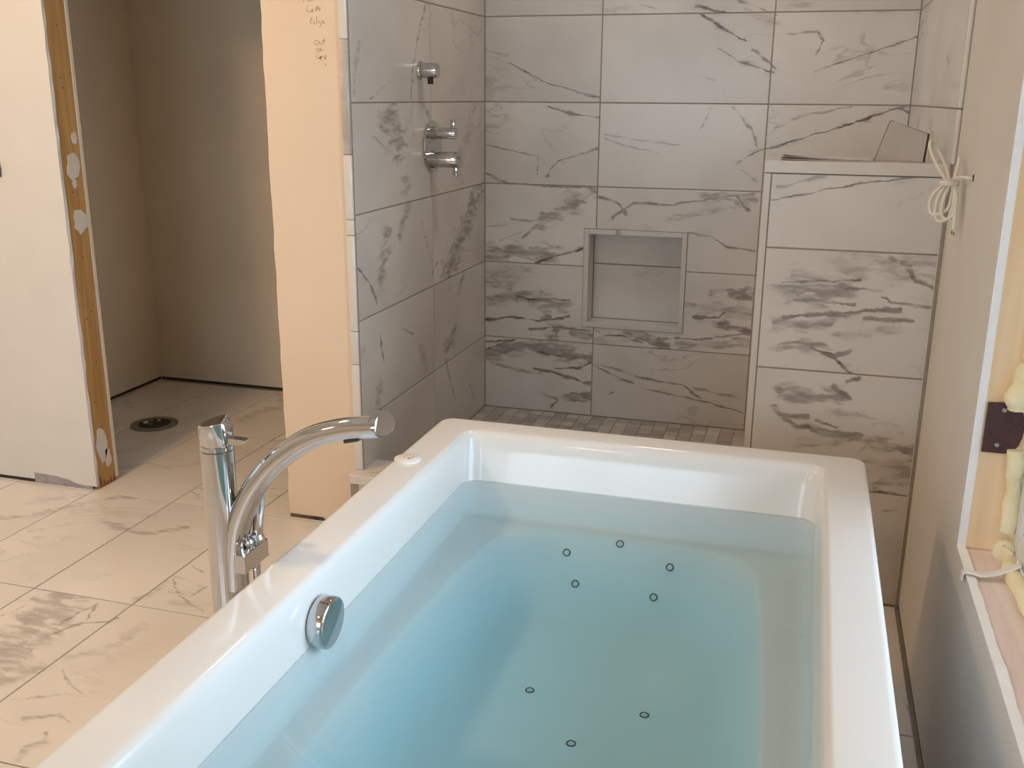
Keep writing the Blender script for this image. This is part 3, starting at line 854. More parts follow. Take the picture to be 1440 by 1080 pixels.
# column between opening and shower
wc = struct('wall_center', board(XC, -0.0275, YP, YP + 0.0127, 0.008, HC, XC, 0.004, 9, 1), M['column'])
obj('core', box(XC + 0.006, -0.0275, YP + 0.013, YP + 0.107, 0.0, HC), M['stud'], wc)
obj('drywall_back', box(XC + 0.004, -0.12, YP + 0.1075, YP + 0.119, 0.012, HC), M['closet'], wc)
obj('debris', board(XC + 0.004, XC + 0.12, YP - 0.001, YP + 0.001, 0.0, 0.012, nz=3), M['mud'], wc)
# pencilled note, as strokes on the drywall
px2m = 0.00186
def stroke(parent, pts, wd=0.0019):
    bm = bmesh.new(); P = [Vector((p[0], p[1])) for p in spline([(a, b, 0) for a, b in pts], 5)]
    L = []; R = []
    for i, p in enumerate(P):
        t = (P[min(i + 1, len(P) - 1)] - P[max(i - 1, 0)]).normalized(); nrm = Vector((-t.y, t.x)) * wd / 2
        L.append(bm.verts.new((p.x + nrm.x, YP - 0.0004, p.y + nrm.y))); R.append(bm.verts.new((p.x - nrm.x, YP - 0.0004, p.y - nrm.y)))
    for i in range(len(P) - 1): bm.faces.new((L[i], L[i + 1], R[i + 1], R[i]))
    return obj('pencil_stroke', bm, M['pencil'], parent)
def px(u, v):      # pixel-scaled handwriting layout on the wall face
    return (-0.103 + (u - 440) * 0.00186 * 1.05 + 0.0001 * (v - 10), 1.513 - (v - 10) * 0.00185)
def zA(pts): return [px(415 + a / 21.6, b / 21.6) for a, b in pts]
def zB(pts): return [px(425 + a / 18.0, 45 + b / 18.0) for a, b in pts]
note = []
# digits "10", then "Left", "Edge"
stroke(wc, zA([(290, -260), (270, -100), (262, 70)])); stroke(wc, zA([(420, -200), (350, -80), (400, 30), (560, 10), (600, -110), (500, -220), (420, -200)]))
stroke(wc, zA([(380, 160), (345, 280), (360, 350), (520, 355)])); stroke(wc, zA([(480, 310), (545, 285), (500, 330), (560, 340)])); stroke(wc, zA([(620, 330), (660, 240), (705, 190), (650, 320)])); stroke(wc, zA([(720, 230), (745, 320), (790, 260)])); stroke(wc, zA([(690, 255), (800, 245)], ), 0.0018)
stroke(wc, zA([(500, 520), (440, 560), (430, 600), (490, 600)])); stroke(wc, zA([(440, 610), (410, 680), (470, 715)])); stroke(wc, zA([(560, 630), (520, 690), (610, 700), (640, 480)])); stroke(wc, zA([(740, 620), (690, 680), (760, 690), (750, 780), (690, 800)])); stroke(wc, zA([(790, 660), (860, 630), (830, 690), (910, 690)]))
# "out", "of", "Lev"
stroke(wc, zB([(280, 190), (225, 250), (280, 320), (350, 250), (280, 190)])); stroke(wc, zB([(370, 230), (390, 300), (440, 250)])); stroke(wc, zB([(520, 150), (480, 250), (490, 310)])); stroke(wc, zB([(440, 220), (540, 200)]), 0.0016)
stroke(wc, zB([(310, 395), (265, 450), (310, 490), (350, 430), (310, 395)])); stroke(wc, zB([(420, 390), (380, 420), (400, 490)])); stroke(wc, zB([(370, 445), (470, 450)]), 0.0016)
stroke(wc, zB([(265, 540), (265, 640), (330, 665)])); stroke(wc, zB([(330, 650), (400, 620), (340, 640), (390, 700)]), 0.003); stroke(wc, zB([(460, 590), (490, 690), (520, 570)]), 0.003); stroke(wc, zB([(500, 790), (470, 840)]), 0.003)
hd = struct('wall_header', box(XS, XC, YP, YP + 0.114, 2.05, HC), M['drywall'])

# closet shell
wcl = struct('wall_closet_left', box(-1.72, -1.614, YP + 0.114, 0.16, 0.014, HC), M['closet'])
obj('gap_shade_strip', box(-1.72, -1.617, YP + 0.114, 0.062, 0.0, 0.0135), M['gap_shade'], wcl)
wcb = struct('wall_closet_back', box(-1.614, -0.12, 0.062, 0.16, 0.012, HC), M['closet'])
obj('gap_shade_strip', box(-1.614, -0.12, 0.065, 0.16, 0.0, 0.0115), M['gap_shade'], wcb)
wcr = struct('wall_closet_right', box(-0.133, -0.1205, YP + 0.12, 0.062, 0.012, HC), M['closet'])

# rest of the room behind the camera
struct('wall_far_left', box(-2.70, -2.6, -5.4, YP, 0.0, HC), M['drywall'])
bm = bmesh.new()
for b in ((-2.6, -0.65, -5.5, -5.4, 0, HC), (0.95, W, -5.5, -5.4, 0, HC), (-0.65, 0.95, -5.5, -5.4, 0, 0.78), (-0.65, 0.95, -5.5, -5.4, 1.75, HC)): add_box(bm, *b)
struct('wall_rear', bm, M['drywall'])
struct('ceiling', box(-2.7, W + 0.16, -5.5, 0.16, HC, HC + 0.1), M['ceiling'])
JETS = [(0.8116,-1.9471),(0.9191,-1.9279),(1.0256,-1.9484),(0.8399,-1.9858),(1.0011,-1.9889),(0.8344,-2.3119),(1.0393,-2.3261),(0.9385,-2.4376)]

# ================================================================ bathtub
TX, TY = 0.930, -2.670
def rrect(hx, hy, r, z, ns=14, nc=8, bulge=0.0):
    """closed loop of a rounded rectangle; bulge widens the middle of the long sides"""
    pts = []
    def widen(x, y):
        f = 1.0 - bulge * (abs(y) / hy) ** 2
        return x * f
    cs = [(hx - r, hy - r, 0), (-(hx - r), hy - r, 90), (-(hx - r), -(hy - r), 180), (hx - r, -(hy - r), 270)]
    for ci, (cx, cy, a0) in enumerate(cs):
        arc = [(cx + r * math.cos(math.radians(a0 + 90 * k / nc)), cy + r * math.sin(math.radians(a0 + 90 * k / nc))) for k in range(nc + 1)]
        pts += arc
        nx_, ny_, na = cs[(ci + 1) % 4]
        q = (nx_ + r * math.cos(math.radians(na)), ny_ + r * math.sin(math.radians(na)))
        p = arc[-1]
        pts += [(p[0] + (q[0] - p[0]) * k / ns, p[1] + (q[1] - p[1]) * k / ns) for k in range(1, ns)]
    return [(widen(x, y), y, z) for x, y in pts]

ZR, ZW = 0.579, 0.478
RINGS = [  # hx, hy, r, z, bulge
    (0.405, 0.865, 0.030, 0.000, 0), (0.4555, 0.913, 0.030, 0.560, 0), (0.4575, 0.915, 0.030, 0.568, 0), (0.4565, 0.914, 0.030, 0.5750, 0), (0.4525, 0.910, 0.028, 0.5788, 0), (0.447, 0.905, 0.025, ZR, 0),
    (0.3850, 0.853, 0.032, ZR, 0), (0.3790, 0.847, 0.032, 0.5780, 0), (0.3745, 0.840, 0.032, 0.5735, 0), (0.3715, 0.834, 0.032, 0.564, 0), (0.3690, 0.826, 0.034, 0.54, 0), (0.3670, 0.806, 0.036, 0.475, 0),
    (0.3640, 0.788, 0.036, 0.432, 0), (0.3600, 0.780, 0.040, 0.4200, 0), (0.3500, 0.772, 0.045, 0.4130, 0), (0.3340, 0.764, 0.06, 0.4110, 0.02),
    (0.3100, 0.752, 0.10, 0.4090, 0.16), (0.3040, 0.746, 0.11, 0.4050, 0.16), (0.2990, 0.738, 0.12, 0.3950, 0.16), (0.2820, 0.705, 0.13, 0.350, 0.16), (0.2660, 0.672, 0.13, 0.312, 0.15),
    (0.2500, 0.640, 0.13, 0.290, 0.14), (0.2300, 0.610, 0.12, 0.2825, 0.12), (0.1900, 0.560, 0.10, 0.2800, 0.08), (0.0900, 0.400, 0.05, 0.2790, 0)]
tub = thing('bathtub', 'white rectangular freestanding bathtub full of clear water', 'bathtub', (TX, TY, 0))
bm = bmesh.new()
rs = [add_ring(bm, rrect(hx, hy, r, z, bulge=bu)) for hx, hy, r, z, bu in RINGS]
for a, b in zip(rs, rs[1:]): bridge(bm, a, b)
bm.faces.new(rs[-1]); bm.faces.new(rs[0][::-1])
bmesh.ops.recalc_face_normals(bm, faces=bm.faces[:])
tree = BVHTree.FromBMesh(bm)
me = bpy.data.meshes.new('tub_shell'); bm.to_mesh(me); bm.free()
for p in me.polygons: p.use_smooth = True
me.set_sharp_from_angle(angle=math.radians(60))
shell = link('tub_shell', me, M['acrylic'], tub)
me.materials.append(M['acrylic_wet'])
nloop = len(rs[0])
for p in me.polygons:
    if p.index >= nloop * 11 and p.center.z < ZW and p.center.z > 0.27: p.material_index = 1

# air jets in the floor and the sloping back
for jx, jy in JETS:
    hit = tree.ray_cast(Vector((jx - TX, jy - TY, 0.60)), Vector((0, 0, -1)))
    p, nrm = hit[0], hit[1]
    bm = bmesh.new(); n = 20; rr = []
    for (r, h) in ((0.0082, 0.0004), (0.0080, 0.0016), (0.0066, 0.0018), (0.0060, 0.0005)):
        rr.append(add_ring(bm, [(r * math.cos(2 * math.pi * k / n), r * math.sin(2 * math.pi * k / n), h) for k in range(n)]))
    for a, b in zip(rr, rr[1:]): bridge(bm, a, b)
    o = obj('air_jet', bm, M['jet_ring'], tub, True)
    o.rotation_mode = 'QUATERNION'; o.rotation_quaternion = nrm.to_track_quat('Z', 'Y'); o.location = p
    bm = lathe([(0.0005, 0), (0.0060, 0), (0.0055, 0.0012), (0.0005, 0.0015)], 'Z', 16)
    obj('jet_cap', bm, M['acrylic'], o, True)

# overflow on the left inner wall
ov = obj('overflow_drain', lathe([(0.002, -0.004), (0.039, -0.004), (0.041, 0.0), (0.041, 0.019), (0.0395, 0.0215), (0.037, 0.0225), (0.002, 0.0225)], 'X', 56), M['chrome'], tub, True,
         loc=(0.563 - TX + 0.004, -2.563 - TY, 0.507), rot=(0, math.radians(3), 0))
ov['label'] = 'round chrome overflow cover'
bm = lathe([(0.002, -0.006), (0.030, -0.006), (0.030, 0.001), (0.002, 0.001)], 'X', 30)
obj('overflow_neck', bm, M['chrome'], ov, True)
# control pad on the rim
cp = obj('control_pad', lathe([(0.002, -0.001), (0.0265, -0.001), (0.0275, 0.001), (0.0272, 0.0040), (0.0255, 0.0052), (0.002, 0.0054)], 'Z', 44), M['plastic'], tub, True, loc=(0.502 - TX, -2.046 - TY, ZR))
cp['label'] = 'round white control pad with small symbols'
for x0_, x1_, y0_, y1_ in ((-0.0085, -0.0055, -0.0015, 0.0015), (0.0, 0.0055, -0.0035, -0.001)):
    obj('symbol', box(x0_, x1_, y0_, y1_, 0.0052, 0.0056), M['bronze'], cp)
bm = bmesh.new(); add_tube(bm, [(0.004, -0.010, 0.0055), (0.0085, 0.004, 0.0055), (0.010, 0.010, 0.0055)], 0.0006, 6)
obj('symbol', bm, M['bronze'], cp)

# ---- water
bm = bmesh.new()
wr_ = [(0.3682, 0.807, 0.036, ZW, 0)] + [(hx + 0.004, hy + 0.004, r, z - 0.004, bu) for hx, hy, r, z, bu in RINGS[12:]]
rs = [add_ring(bm, rrect(hx, hy, r, z, bulge=bu)) for hx, hy, r, z, bu in wr_]
for a, b in zip(rs, rs[1:]): bridge(bm, a, b)
bm.faces.new(rs[-1]); bm.faces.new(rs[0][::-1])
wt = obj('bath_water', bm, M['water'], None, loc=(TX, TY, 0))
tag(wt, 'still clear blue green water filling the white bathtub', 'water')

# ================================================================ floor-mounted tub filler
FX, FY = 0.360, -2.490
fl = thing('tub_filler', 'tall chrome floor mounted tub filler with arched spout beside the bathtub', 'faucet', (FX, FY, 0))
ch = M['chrome']
obj('base_flange', lathe([(0.004, 0.0005), (0.048, 0.0005), (0.048, 0.006), (0.044, 0.010), (0.004, 0.010)], 'Z', 48), ch, fl, True)
obj('column', lathe([(0.003, 0.008), (0.0265, 0.008), (0.0265, 0.738), (0.0255, 0.739), (0.003, 0.739)], 'Z', 56), ch, fl, True)
obj('swivel_ring', lathe([(0.003, 0.7395), (0.0250, 0.7395), (0.0265, 0.7405), (0.0265, 0.7475), (0.0255, 0.7485), (0.003, 0.7485)], 'Z', 56), ch, fl, True)
# handle with slanted, faceted top
bm = bmesh.new(); n = 56
def top_z(x, y):
    a = 0.786 + 0.24 * x + 0.10 * y
    b = 0.803 - 0.95 * (x * 0.94 + y * 0.34)
    return min(a, b)
r0 = add_ring(bm, [(0.0255 * math.cos(2 * math.pi * k / n), 0.0255 * math.sin(2 * math.pi * k / n), 0.7488) for k in range(n)])
r1 = add_ring(bm, [(0.0265 * math.cos(2 * math.pi * k / n), 0.0265 * math.sin(2 * math.pi * k / n), 0.7500) for k in range(n)])
r2 = add_ring(bm, [(0.0265 * math.cos(2 * math.pi * k / n), 0.0265 * math.sin(2 * math.pi * k / n), top_z(0.0265 * math.cos(2 * math.pi * k / n), 0.0265 * math.sin(2 * math.pi * k / n)) - 0.0006) for k in range(n)])
bridge(bm, r0, r1); bridge(bm, r1, r2)
bm.faces.new(r0[::-1])
prev = r2
for f in (0.975, 0.8, 0.6, 0.4, 0.2):
    rr = add_ring(bm, [(f * 0.0265 * math.cos(2 * math.pi * k / n), f * 0.0265 * math.sin(2 * math.pi * k / n), top_z(f * 0.0265 * math.cos(2 * math.pi * k / n), f * 0.0265 * math.sin(2 * math.pi * k / n))) for k in range(n)])
    bridge(bm, prev, rr); prev = rr
bm.faces.new(prev)
hd_ = obj('handle', bm, ch, fl, True)
# lever, a short flat bar with an angled tip
bm = bmesh.new()
sec = lambda x, z, hw, hh: [(x, -hw, z - hh), (x, hw, z - hh), (x, hw, z + hh), (x, -hw, z + hh)]
q = [add_ring(bm, sec(0.018, 0.757, 0.0075, 0.0050)), add_ring(bm, sec(0.040, 0.757, 0.0075, 0.0048)), add_ring(bm, sec(0.056, 0.757, 0.0072, 0.0042))]
for v in q[-1][:2]: v.co.x -= 0.006
for a, b in zip(q, q[1:]): bridge(bm, a, b)
bm.faces.new(q[0][::-1]); bm.faces.new(q[-1])
obj('lever', bm, ch, hd_)
# arched spout
SP = [(0.377, 0.50), (0.379, 0.549), (0.384, 0.589), (0.393, 0.622), (0.412, 0.662), (0.441, 0.704), (0.481, 0.744), (0.531, 0.777), (0.585, 0.796), (0.625, 0.803), (0.643, 0.805)]
pts = spline([(x - FX, 0.0, z) for x, z in SP], 6)
nP = len(pts)
rad = [0.0215 - 0.0050 * (i / (nP - 1)) for i in range(nP)]
bm = bmesh.new(); rings = add_tube(bm, pts, rad, 36)
sp = obj('spout', bm, ch, fl, True)
# angled end cap of the spout, a polished disc tilted up toward the room
cap = lathe([(0.001, -0.016), (0.0150, -0.016), (0.0198, -0.002), (0.0204, 0.001), (0.0192, 0.0022), (0.001, 0.0022)], 'Z', 40)
capo = obj('spout_cap', cap, ch, sp, True)
capo.rotation_mode = 'QUATERNION'
capo.rotation_quaternion = Vector((0.45, -0.70, 0.55)).normalized().to_track_quat('Z', 'Y'); capo.location = (0.647 - FX, -0.002, 0.8125)
obj('aerator', box(-0.013, 0.013, -0.008, 0.008, -0.004, 0.004, 0.002), M['nozzle'], sp, loc=(0.598 - FX, 0, 0.7815), rot=(0, math.radians(-14), 0))
# hand shower in its square holder
hb = obj('holder', box(0.0405, 0.0605, -0.040, 0.034, 0.546, 0.578, 0.0015), ch, fl)
hw = bmesh.new()
add_tube(hw, spline([(0.049, 0.020, 0.578), (0.051, 0.024, 0.62), (0.055, 0.031, 0.66), (0.060, 0.036, 0.70)], 6), [0.0090] * 19, 24)
hs = obj('hand_shower', hw, ch, fl, True)
obj('collar', lathe([(0.002, 0.0), (0.0125, 0.0), (0.0125, 0.006), (0.0095, 0.012), (0.002, 0.012)], 'Z', 28), ch, hs, True, loc=(0.049, 0.020, 0.578))
obj('joint_knob', lathe([(0.001, 0.0), (0.0055, 0.0), (0.0075, 0.004), (0.0075, 0.010), (0.005, 0.014), (0.001, 0.014)], 'Z', 24), ch, fl, True, loc=(0.050, -0.006, 0.578))
bm = bmesh.new()
hp = spline([(0.050, 0.010, 0.546), (0.050, 0.012, 0.50), (0.052, 0.020, 0.38), (0.050, 0.030, 0.24), (0.030, 0.040, 0.10), (0.026, 0.044, 0.012)], 20)
add_tube(bm, hp, [0.0062 + (0.0008 if i % 2 else 0) for i in range(len(hp))], 14)
obj('hose', bm, ch, fl, True)

# ================================================================ shower fittings on the left tiled wall
so = thing('shower_outlet', 'small round chrome hose outlet high on the tiled shower wall', 'shower fitting', (0.0, -0.672, 1.362))
obj('flange', lathe([(0.002, 0.0008), (0.0290, 0.0008), (0.0290, 0.006), (0.0270, 0.010), (0.002, 0.010)], 'X', 40), ch, so, True)
obj('body', lathe([(0.002, 0.009), (0.0235, 0.009), (0.0235, 0.056), (0.0215, 0.062), (0.002, 0.063)], 'X', 40), ch, so, True)
obj('hose_thread', lathe([(0.001, -0.042), (0.0095, -0.042), (0.0095, -0.020), (0.001, -0.020)], 'Z', 24), M['nozzle'], so, True, loc=(0.036, 0, 0))
sv = thing('shower_valve', 'round chrome shower valve plate with two lever handles on marble tile', 'shower valve', (0.0, -0.575, 1.122))
obj('plate', lathe([(0.003, 0.0008), (0.082, 0.0008), (0.083, 0.004), (0.080, 0.008), (0.003, 0.009)], 'X', 64), ch, sv, True)
for zc, r, L, up in ((0.043, 0.0185, 0.088, 1), (-0.043, 0.0265, 0.096, -1)):
    h = obj('handle', lathe([(0.002, 0.0085), (r * 1.15, 0.0085), (r * 1.15, 0.018), (r, 0.019), (r, L - 0.006), (r * 0.9, L), (0.002, L)], 'X', 40), ch, sv, True, loc=(0, 0, zc))
    z0_, z1_ = (r * 0.7, r + 0.026) if up > 0 else (-r - 0.026, -r * 0.7)
    obj('lever', box(L - 0.020, L - 0.004, -0.0075, 0.0075, z0_, z1_, 0.0025), ch, h, True)

# ================================================================ closet floor drain (open flange)
fg = thing('floor_flange', 'round dirty pipe flange sunk in the closet floor tile', 'drain flange', (-1.232, -0.530, 0.0))
bm = bmesh.new(); n = 40; prev = None
for r, h in ((0.092, 0.0008), (0.092, 0.004), (0.086, 0.006), (0.066, 0.006), (0.062, 0.0015)):
    rr = add_ring(bm, [(r * math.cos(2 * math.pi * k / n), r * math.sin(2 * math.pi * k / n), h) for k in range(n)])
    if prev: bridge(bm, prev, rr)
    prev = rr
obj('flange_ring', bm, M['pvc'], fg, True)
bm = bmesh.new(); prev = None
for r, h in ((0.0625, 0.0050), (0.058, 0.0022), (0.040, 0.0018), (0.004, 0.0016)):
    rr = add_ring(bm, [(r * math.cos(2 * math.pi * k / n), r * math.sin(2 * math.pi * k / n), h) for k in range(n)])
    if prev: bridge(bm, prev, rr)
    prev = rr
bm.faces.new(prev)
obj('pipe_opening', bm, M['gap_shade'], fg, True)  # dark sheet painted as the shade down the pipe
rnd = random.Random(11)
for k in range(7):
    a = rnd.uniform(0, 6.28); d = rnd.uniform(0.008, 0.042); r = rnd.uniform(0.007, 0.015)
    bm = bmesh.new(); bmesh.ops.create_icosphere(bm, subdivisions=2, radius=r)
    for v in bm.verts: v.co *= rnd.uniform(0.8, 1.15); v.co.z *= 0.5
    obj('debris_lump', bm, M['plaster'] if k % 2 else M['mud'], fg, True, loc=(d * math.cos(a), d * math.sin(a), 0.004))

# ================================================================ things on the half wall
bx = thing('cardboard_box', 'small grey open cardboard box standing on the half wall', 'box', (1.440, -1.150, PZ), math.radians(-12))
def slab(p0, p1, hgt, lean, t=0.002):
    """thin upright panel from p0 to p1 (xy), height hgt, leaning sideways by lean"""
    bm = bmesh.new(); d = (Vector(p1) - Vector(p0)).normalized(); nrm = Vector((-d.y, d.x)) * t
    lo = [Vector((p0[0], p0[1], 0.0005)), Vector((p1[0], p1[1], 0.0005))]
    hi = [lo[0] + Vector((lean, 0, hgt)), lo[1] + Vector((lean * LR, 0, hgt * HR))]
    nv = Vector((nrm.x, nrm.y, 0))
    a = add_ring(bm, [lo[0], lo[1], hi[1], hi[0]]); b = add_ring(bm, [p + nv for p in (lo[0], lo[1], hi[1], hi[0])])
    bridge(bm, a, b); bm.faces.new(a[::-1]); bm.faces.new(b)
    return bm
LR, HR = 0.15, 0.70
bm = slab((-0.060, -0.030), (0.050, -0.030), 0.094, 0.028); obj('front_panel', bm, M['card'], bx)
LR, HR = 1.0, 1.0
bm = slab((0.0505, -0.029), (0.0505, 0.012), 0.065, 0.004); obj('side_panel', bm, M['card_dark'], bx)
bm = slab((-0.060, -0.027), (-0.060, 0.012), 0.094, 0.028); obj('side_panel', bm, M['card_dark'], bx)
LR, HR = 0.15, 0.70
bm = slab((-0.060, 0.014), (0.050, 0.014), 0.092, 0.027); obj('back_panel', bm, M['card_dark'], bx)
pp = thing('paper_manual', 'thin stapled printed manual lying flat on the half wall', 'papers', (1.265, -1.165, PZ), math.radians(-3))
def page(z0, z1, curl, x0, x1, y0, y1):
    bm = bmesh.new(); n = 16; R0 = []; R1 = []
    for i in range(n + 1):
        t = i / n; x = x0 + (x1 - x0) * t; z = curl * max(0, 1 - t * 1.25) ** 2
        R0.append((bm.verts.new((x, y0, z0 + z)), bm.verts.new((x, y1, z0 + z)))); R1.append((bm.verts.new((x, y0, z1 + z)), bm.verts.new((x, y1, z1 + z))))
    for i in range(n):
        bm.faces.new((R0[i][0], R0[i + 1][0], R0[i + 1][1], R0[i][1])); bm.faces.new((R1[i][0], R1[i][1], R1[i + 1][1], R1[i + 1][0]))
        bm.faces.new((R0[i][0], R1[i][0], R1[i + 1][0], R0[i + 1][0])); bm.faces.new((R0[i][1], R0[i + 1][1], R1[i + 1][1], R1[i][1]))
    bm.faces.new((R0[0][0], R0[0][1], R1[0][1], R1[0][0])); bm.faces.new((R0[n][0], R1[n][0], R1[n][1], R0[n][1]))
    return bm
obj('page', page(0.0006, 0.0022, 0.002, -0.108, 0.108, -0.070, 0.062), M['paper'], pp)
obj('page', page(0.0026, 0.0040, 0.008, -0.112, 0.106, -0.066, 0.064), M['paper'], pp, True)
obj('cover', page(0.0044, 0.0052, 0.010, -0.104, 0.104, -0.068, 0.060), M['paper'], pp, True)

# ================================================================ cable coming out of the right wall
cbx = 1.524
cd = thing('electrical_cable', 'white electrical cable tied in a loop hanging from the painted wall', 'cable', (W - 0.001, -1.571, 1.130))
def cab(pts, r=0.0036, name='cable_loop'):
    bm = bmesh.new(); add_tube(bm, spline(pts, 8), r, 12)
    return part(name, bm, M['cable'], cd, True)
cab([(1.546, -1.571, 1.130), (1.532, -1.560, 1.132), (1.522, -1.52, 1.128), (1.517, -1.46, 1.118)], name='wall_lead')
cab([(1.517, -1.470, 1.108), (1.512, -1.415, 1.140), (1.495, -1.395, 1.175), (1.480, -1.405, 1.194), (1.472, -1.43, 1.198), (1.470, -1.45, 1.184), (1.486, -1.465, 1.150), (1.512, -1.482, 1.112)])
cab([(1.520, -1.488, 1.118), (1.527, -1.470, 1.150), (1.528, -1.462, 1.165), (1.528, -1.455, 1.150), (1.524, -1.47, 1.11)])
for dx, dy, dz in ((-0.018, 0.010, 0.0), (-0.006, 0.0, -0.012), (0.004, -0.012, -0.006)):
    cab([(1.515 + dx * .4, -1.475 + dy * .3, 1.116), (1.502 + dx, -1.470 + dy, 1.085), (1.500 + dx, -1.472 + dy, 1.058 + dz), (1.510 + dx, -1.482 + dy, 1.046 + dz), (1.524 + dx * .5, -1.492 + dy, 1.060 + dz), (1.526 + dx * .3, -1.490 + dy, 1.090), (1.520, -1.482, 1.116)])
cab([(1.522, -1.492, 1.112), (1.528, -1.505, 1.060), (1.5285, -1.515, 1.022)], 0.0042, 'cable_tail')
bm = bmesh.new(); add_tube(bm, [(1.5290, -1.519, 1.016), (1.5290, -1.520, 1.010)], 0.0013, 8); part('copper_end', bm, M['copper'], cd)
bm = bmesh.new(); add_tube(bm, [(1.5262, -1.509, 1.018), (1.5262, -1.510, 1.011)], 0.0013, 8); part('copper_end', bm, M['copper'], cd)
bm = bmesh.new(); tw = []
for k in range(41):
    a = 2 * math.pi * k / 20
    tw.append((1.513 + 0.017 * math.cos(a), -1.478 + 0.020 * math.sin(a), 1.114 + 0.004 * (k / 20 - 1)))
add_tube(bm, tw, 0.0035, 10); part('wrap', bm, M['cable'], cd, True)
obj('wall_hole', lathe([(0.001, -0.0006), (0.007, -0.0006), (0.007, 0.0012), (0.001, 0.0012)], 'X', 18), M['gap_shade'], wr, loc=(W - 0.0006, -1.577, 1.133))  # dark disc painted as the shade inside the cable hole

# small bracket on the partition wall at the edge of view
hk = thing('wall_bracket', 'small dark metal bracket screwed to the left white wall', 'bracket', (-1.222, YP, 1.056))
obj('plate', box(-0.014, 0.014, -0.003, -0.0004, -0.026, 0.026, 0.001), M['bronze'], hk)
obj('arm', box(-0.010, 0.018, -0.020, -0.003, -0.006, 0.006, 0.002), M['bronze'], hk)

# ================================================================ window in the right wall
wn = bpy.data.objects.new('window_1', None); COL.objects.link(wn); wn.location = (W, -1.967, 0.502)
wn['kind'] = 'structure'
# wood lining
part('jamb_board', box(W + 0.0127, 1.70, wy1 - 0.0002, wy1 + 0.018, wz0, wz1), M['jamb'], wn)
part('jamb_board', box(W + 0.0127, 1.70, wy0 - 0.018, wy0 + 0.0002, wz0, wz1), M['jamb'], wn)
part('sill_board', box(W + 0.0127, 1.70, wy0, wy1, wz0 - 0.020, wz0 - 0.003), M['sill'], wn)
part('head_board', box(W + 0.0127, 1.70, wy0, wy1, wz1 - 0.0002, wz1 + 0.018), M['jamb'], wn)
# vinyl frame
fx0, fx1 = 1.632, 1.70
for b in ((fx0, fx1, wy1 - 0.060, wy1 - 0.012, wz0 + 0.012, wz1 - 0.012), (fx0, fx1, wy0 + 0.012, wy0 + 0.060, wz0 + 0.012, wz1 - 0.012),
          (fx0, fx1, wy0 + 0.060, wy1 - 0.060, wz0 + 0.012, wz0 + 0.060), (fx0, fx1, wy0 + 0.060, wy1 - 0.060, wz1 - 0.060, wz1 - 0.012)):
    part('frame_member', box(*b, bevel=0.003), M['vinyl'], wn)
for b in ((fx0 + 0.018, fx1 - 0.012, wy1 - 0.090, wy1 - 0.0605, wz0 + 0.0605, wz1 - 0.0605), (fx0 + 0.018, fx1 - 0.012, wy0 + 0.0605, wy0 + 0.090, wz0 + 0.0605, wz1 - 0.0605),
          (fx0 + 0.018, fx1 - 0.012, wy0 + 0.0905, wy1 - 0.0905, wz0 + 0.0605, wz0 + 0.092), (fx0 + 0.018, fx1 - 0.012, wy0 + 0.0905, wy1 - 0.0905, wz1 - 0.092, wz1 - 0.0605)):
    part('sash_member', box(*b, bevel=0.002), M['vinyl'], wn)
part('pane', box(1.668, 1.672, wy0 + 0.0905, wy1 - 0.0905, wz0 + 0.092, wz1 - 0.092), M['glass'], wn)
# foam beads along the frame
rnd = random.Random(21)
def foam(p0, p1, n, r0, r1, wob, seed):
    rn = random.Random(seed); bm = bmesh.new(); P0, P1 = Vector(p0), Vector(p1)
    pts = []; rad = []
    for i in range(n + 1):
        t = i / n
        pts.append(P0.lerp(P1, t) + Vector((rn.uniform(-wob, wob), rn.uniform(-wob, wob), rn.uniform(-wob, wob)))); rad.append(rn.uniform(r0, r1))
    S = spline(pts, 4); RR = []
    for i in range(len(S)):
        k = i / 4; a = int(min(k, n - 1)); f = k - a
        RR.append((rad[a] * (1 - f) + rad[min(a + 1, n)] * f) * rn.uniform(0.92, 1.08))
    add_tube(bm, S, RR, 12)
    return bm
part('foam_bead', foam((1.618, wy1 - 0.010, 1.68), (1.618, wy1 - 0.010, 0.86), 22, 0.013, 0.020, 0.004, 1), M['foam_skin'], wn, True)
part('foam_bead', foam((1.612, wy1 - 0.013, 0.855), (1.606, wy1 - 0.015, 0.775), 4, 0.016, 0.025, 0.004, 2), M['foam_skin'], wn, True)
part('foam_bead', foam((1.617, wy1 - 0.012, 0.70), (1.622, wy1 - 0.010, 0.545), 6, 0.011, 0.017, 0.003, 3), M['foam_skin'], wn, True)
part('foam_bead', foam((1.622, wy1 - 0.018, 0.516), (1.616, wy1 - 0.040, 0.512), 3, 0.016, 0.020, 0.002, 4), M['foam_skin'], wn, True)
part('foam_bead', foam((1.622, wy1 - 0.05, 0.507), (1.622, wy0 + 0.03, 0.507), 24, 0.010, 0.017, 0.004, 6), M['foam_skin'], wn, True)
# raw drywall edge and torn corner
part('drywall_edge', board(W - 0.0006, W + 0.0136, wy1 - 0.0014, wy1 + 0.0008, wz0, wz1, nz=8), M['gypsum'], wn)
bm = bmesh.new(); rn = random.Random(8); prev = None
for i in range(60):
    y = wy0 + (wy1 - wy0) * i / 59
    h = 0.0005 + rn.uniform(0, 0.0015) + (0.003 if 0.60 < i / 59 < 0.66 else 0)
    rr = add_ring(bm, [(W - 0.0007, y, wz0 - 0.001), (W + 0.0138, y, wz0 - 0.001), (W + 0.0136 + rn.uniform(-.001, .0015), y, wz0 + h), (W - 0.0005 - rn.uniform(0, .0008), y, wz0 + h)])
    if prev: bridge(bm, prev, rr)
    else: bm.faces.new(rr)
    prev = rr
bm.faces.new(prev[::-1]); part('drywall_edge', bm, M['gypsum'], wn)
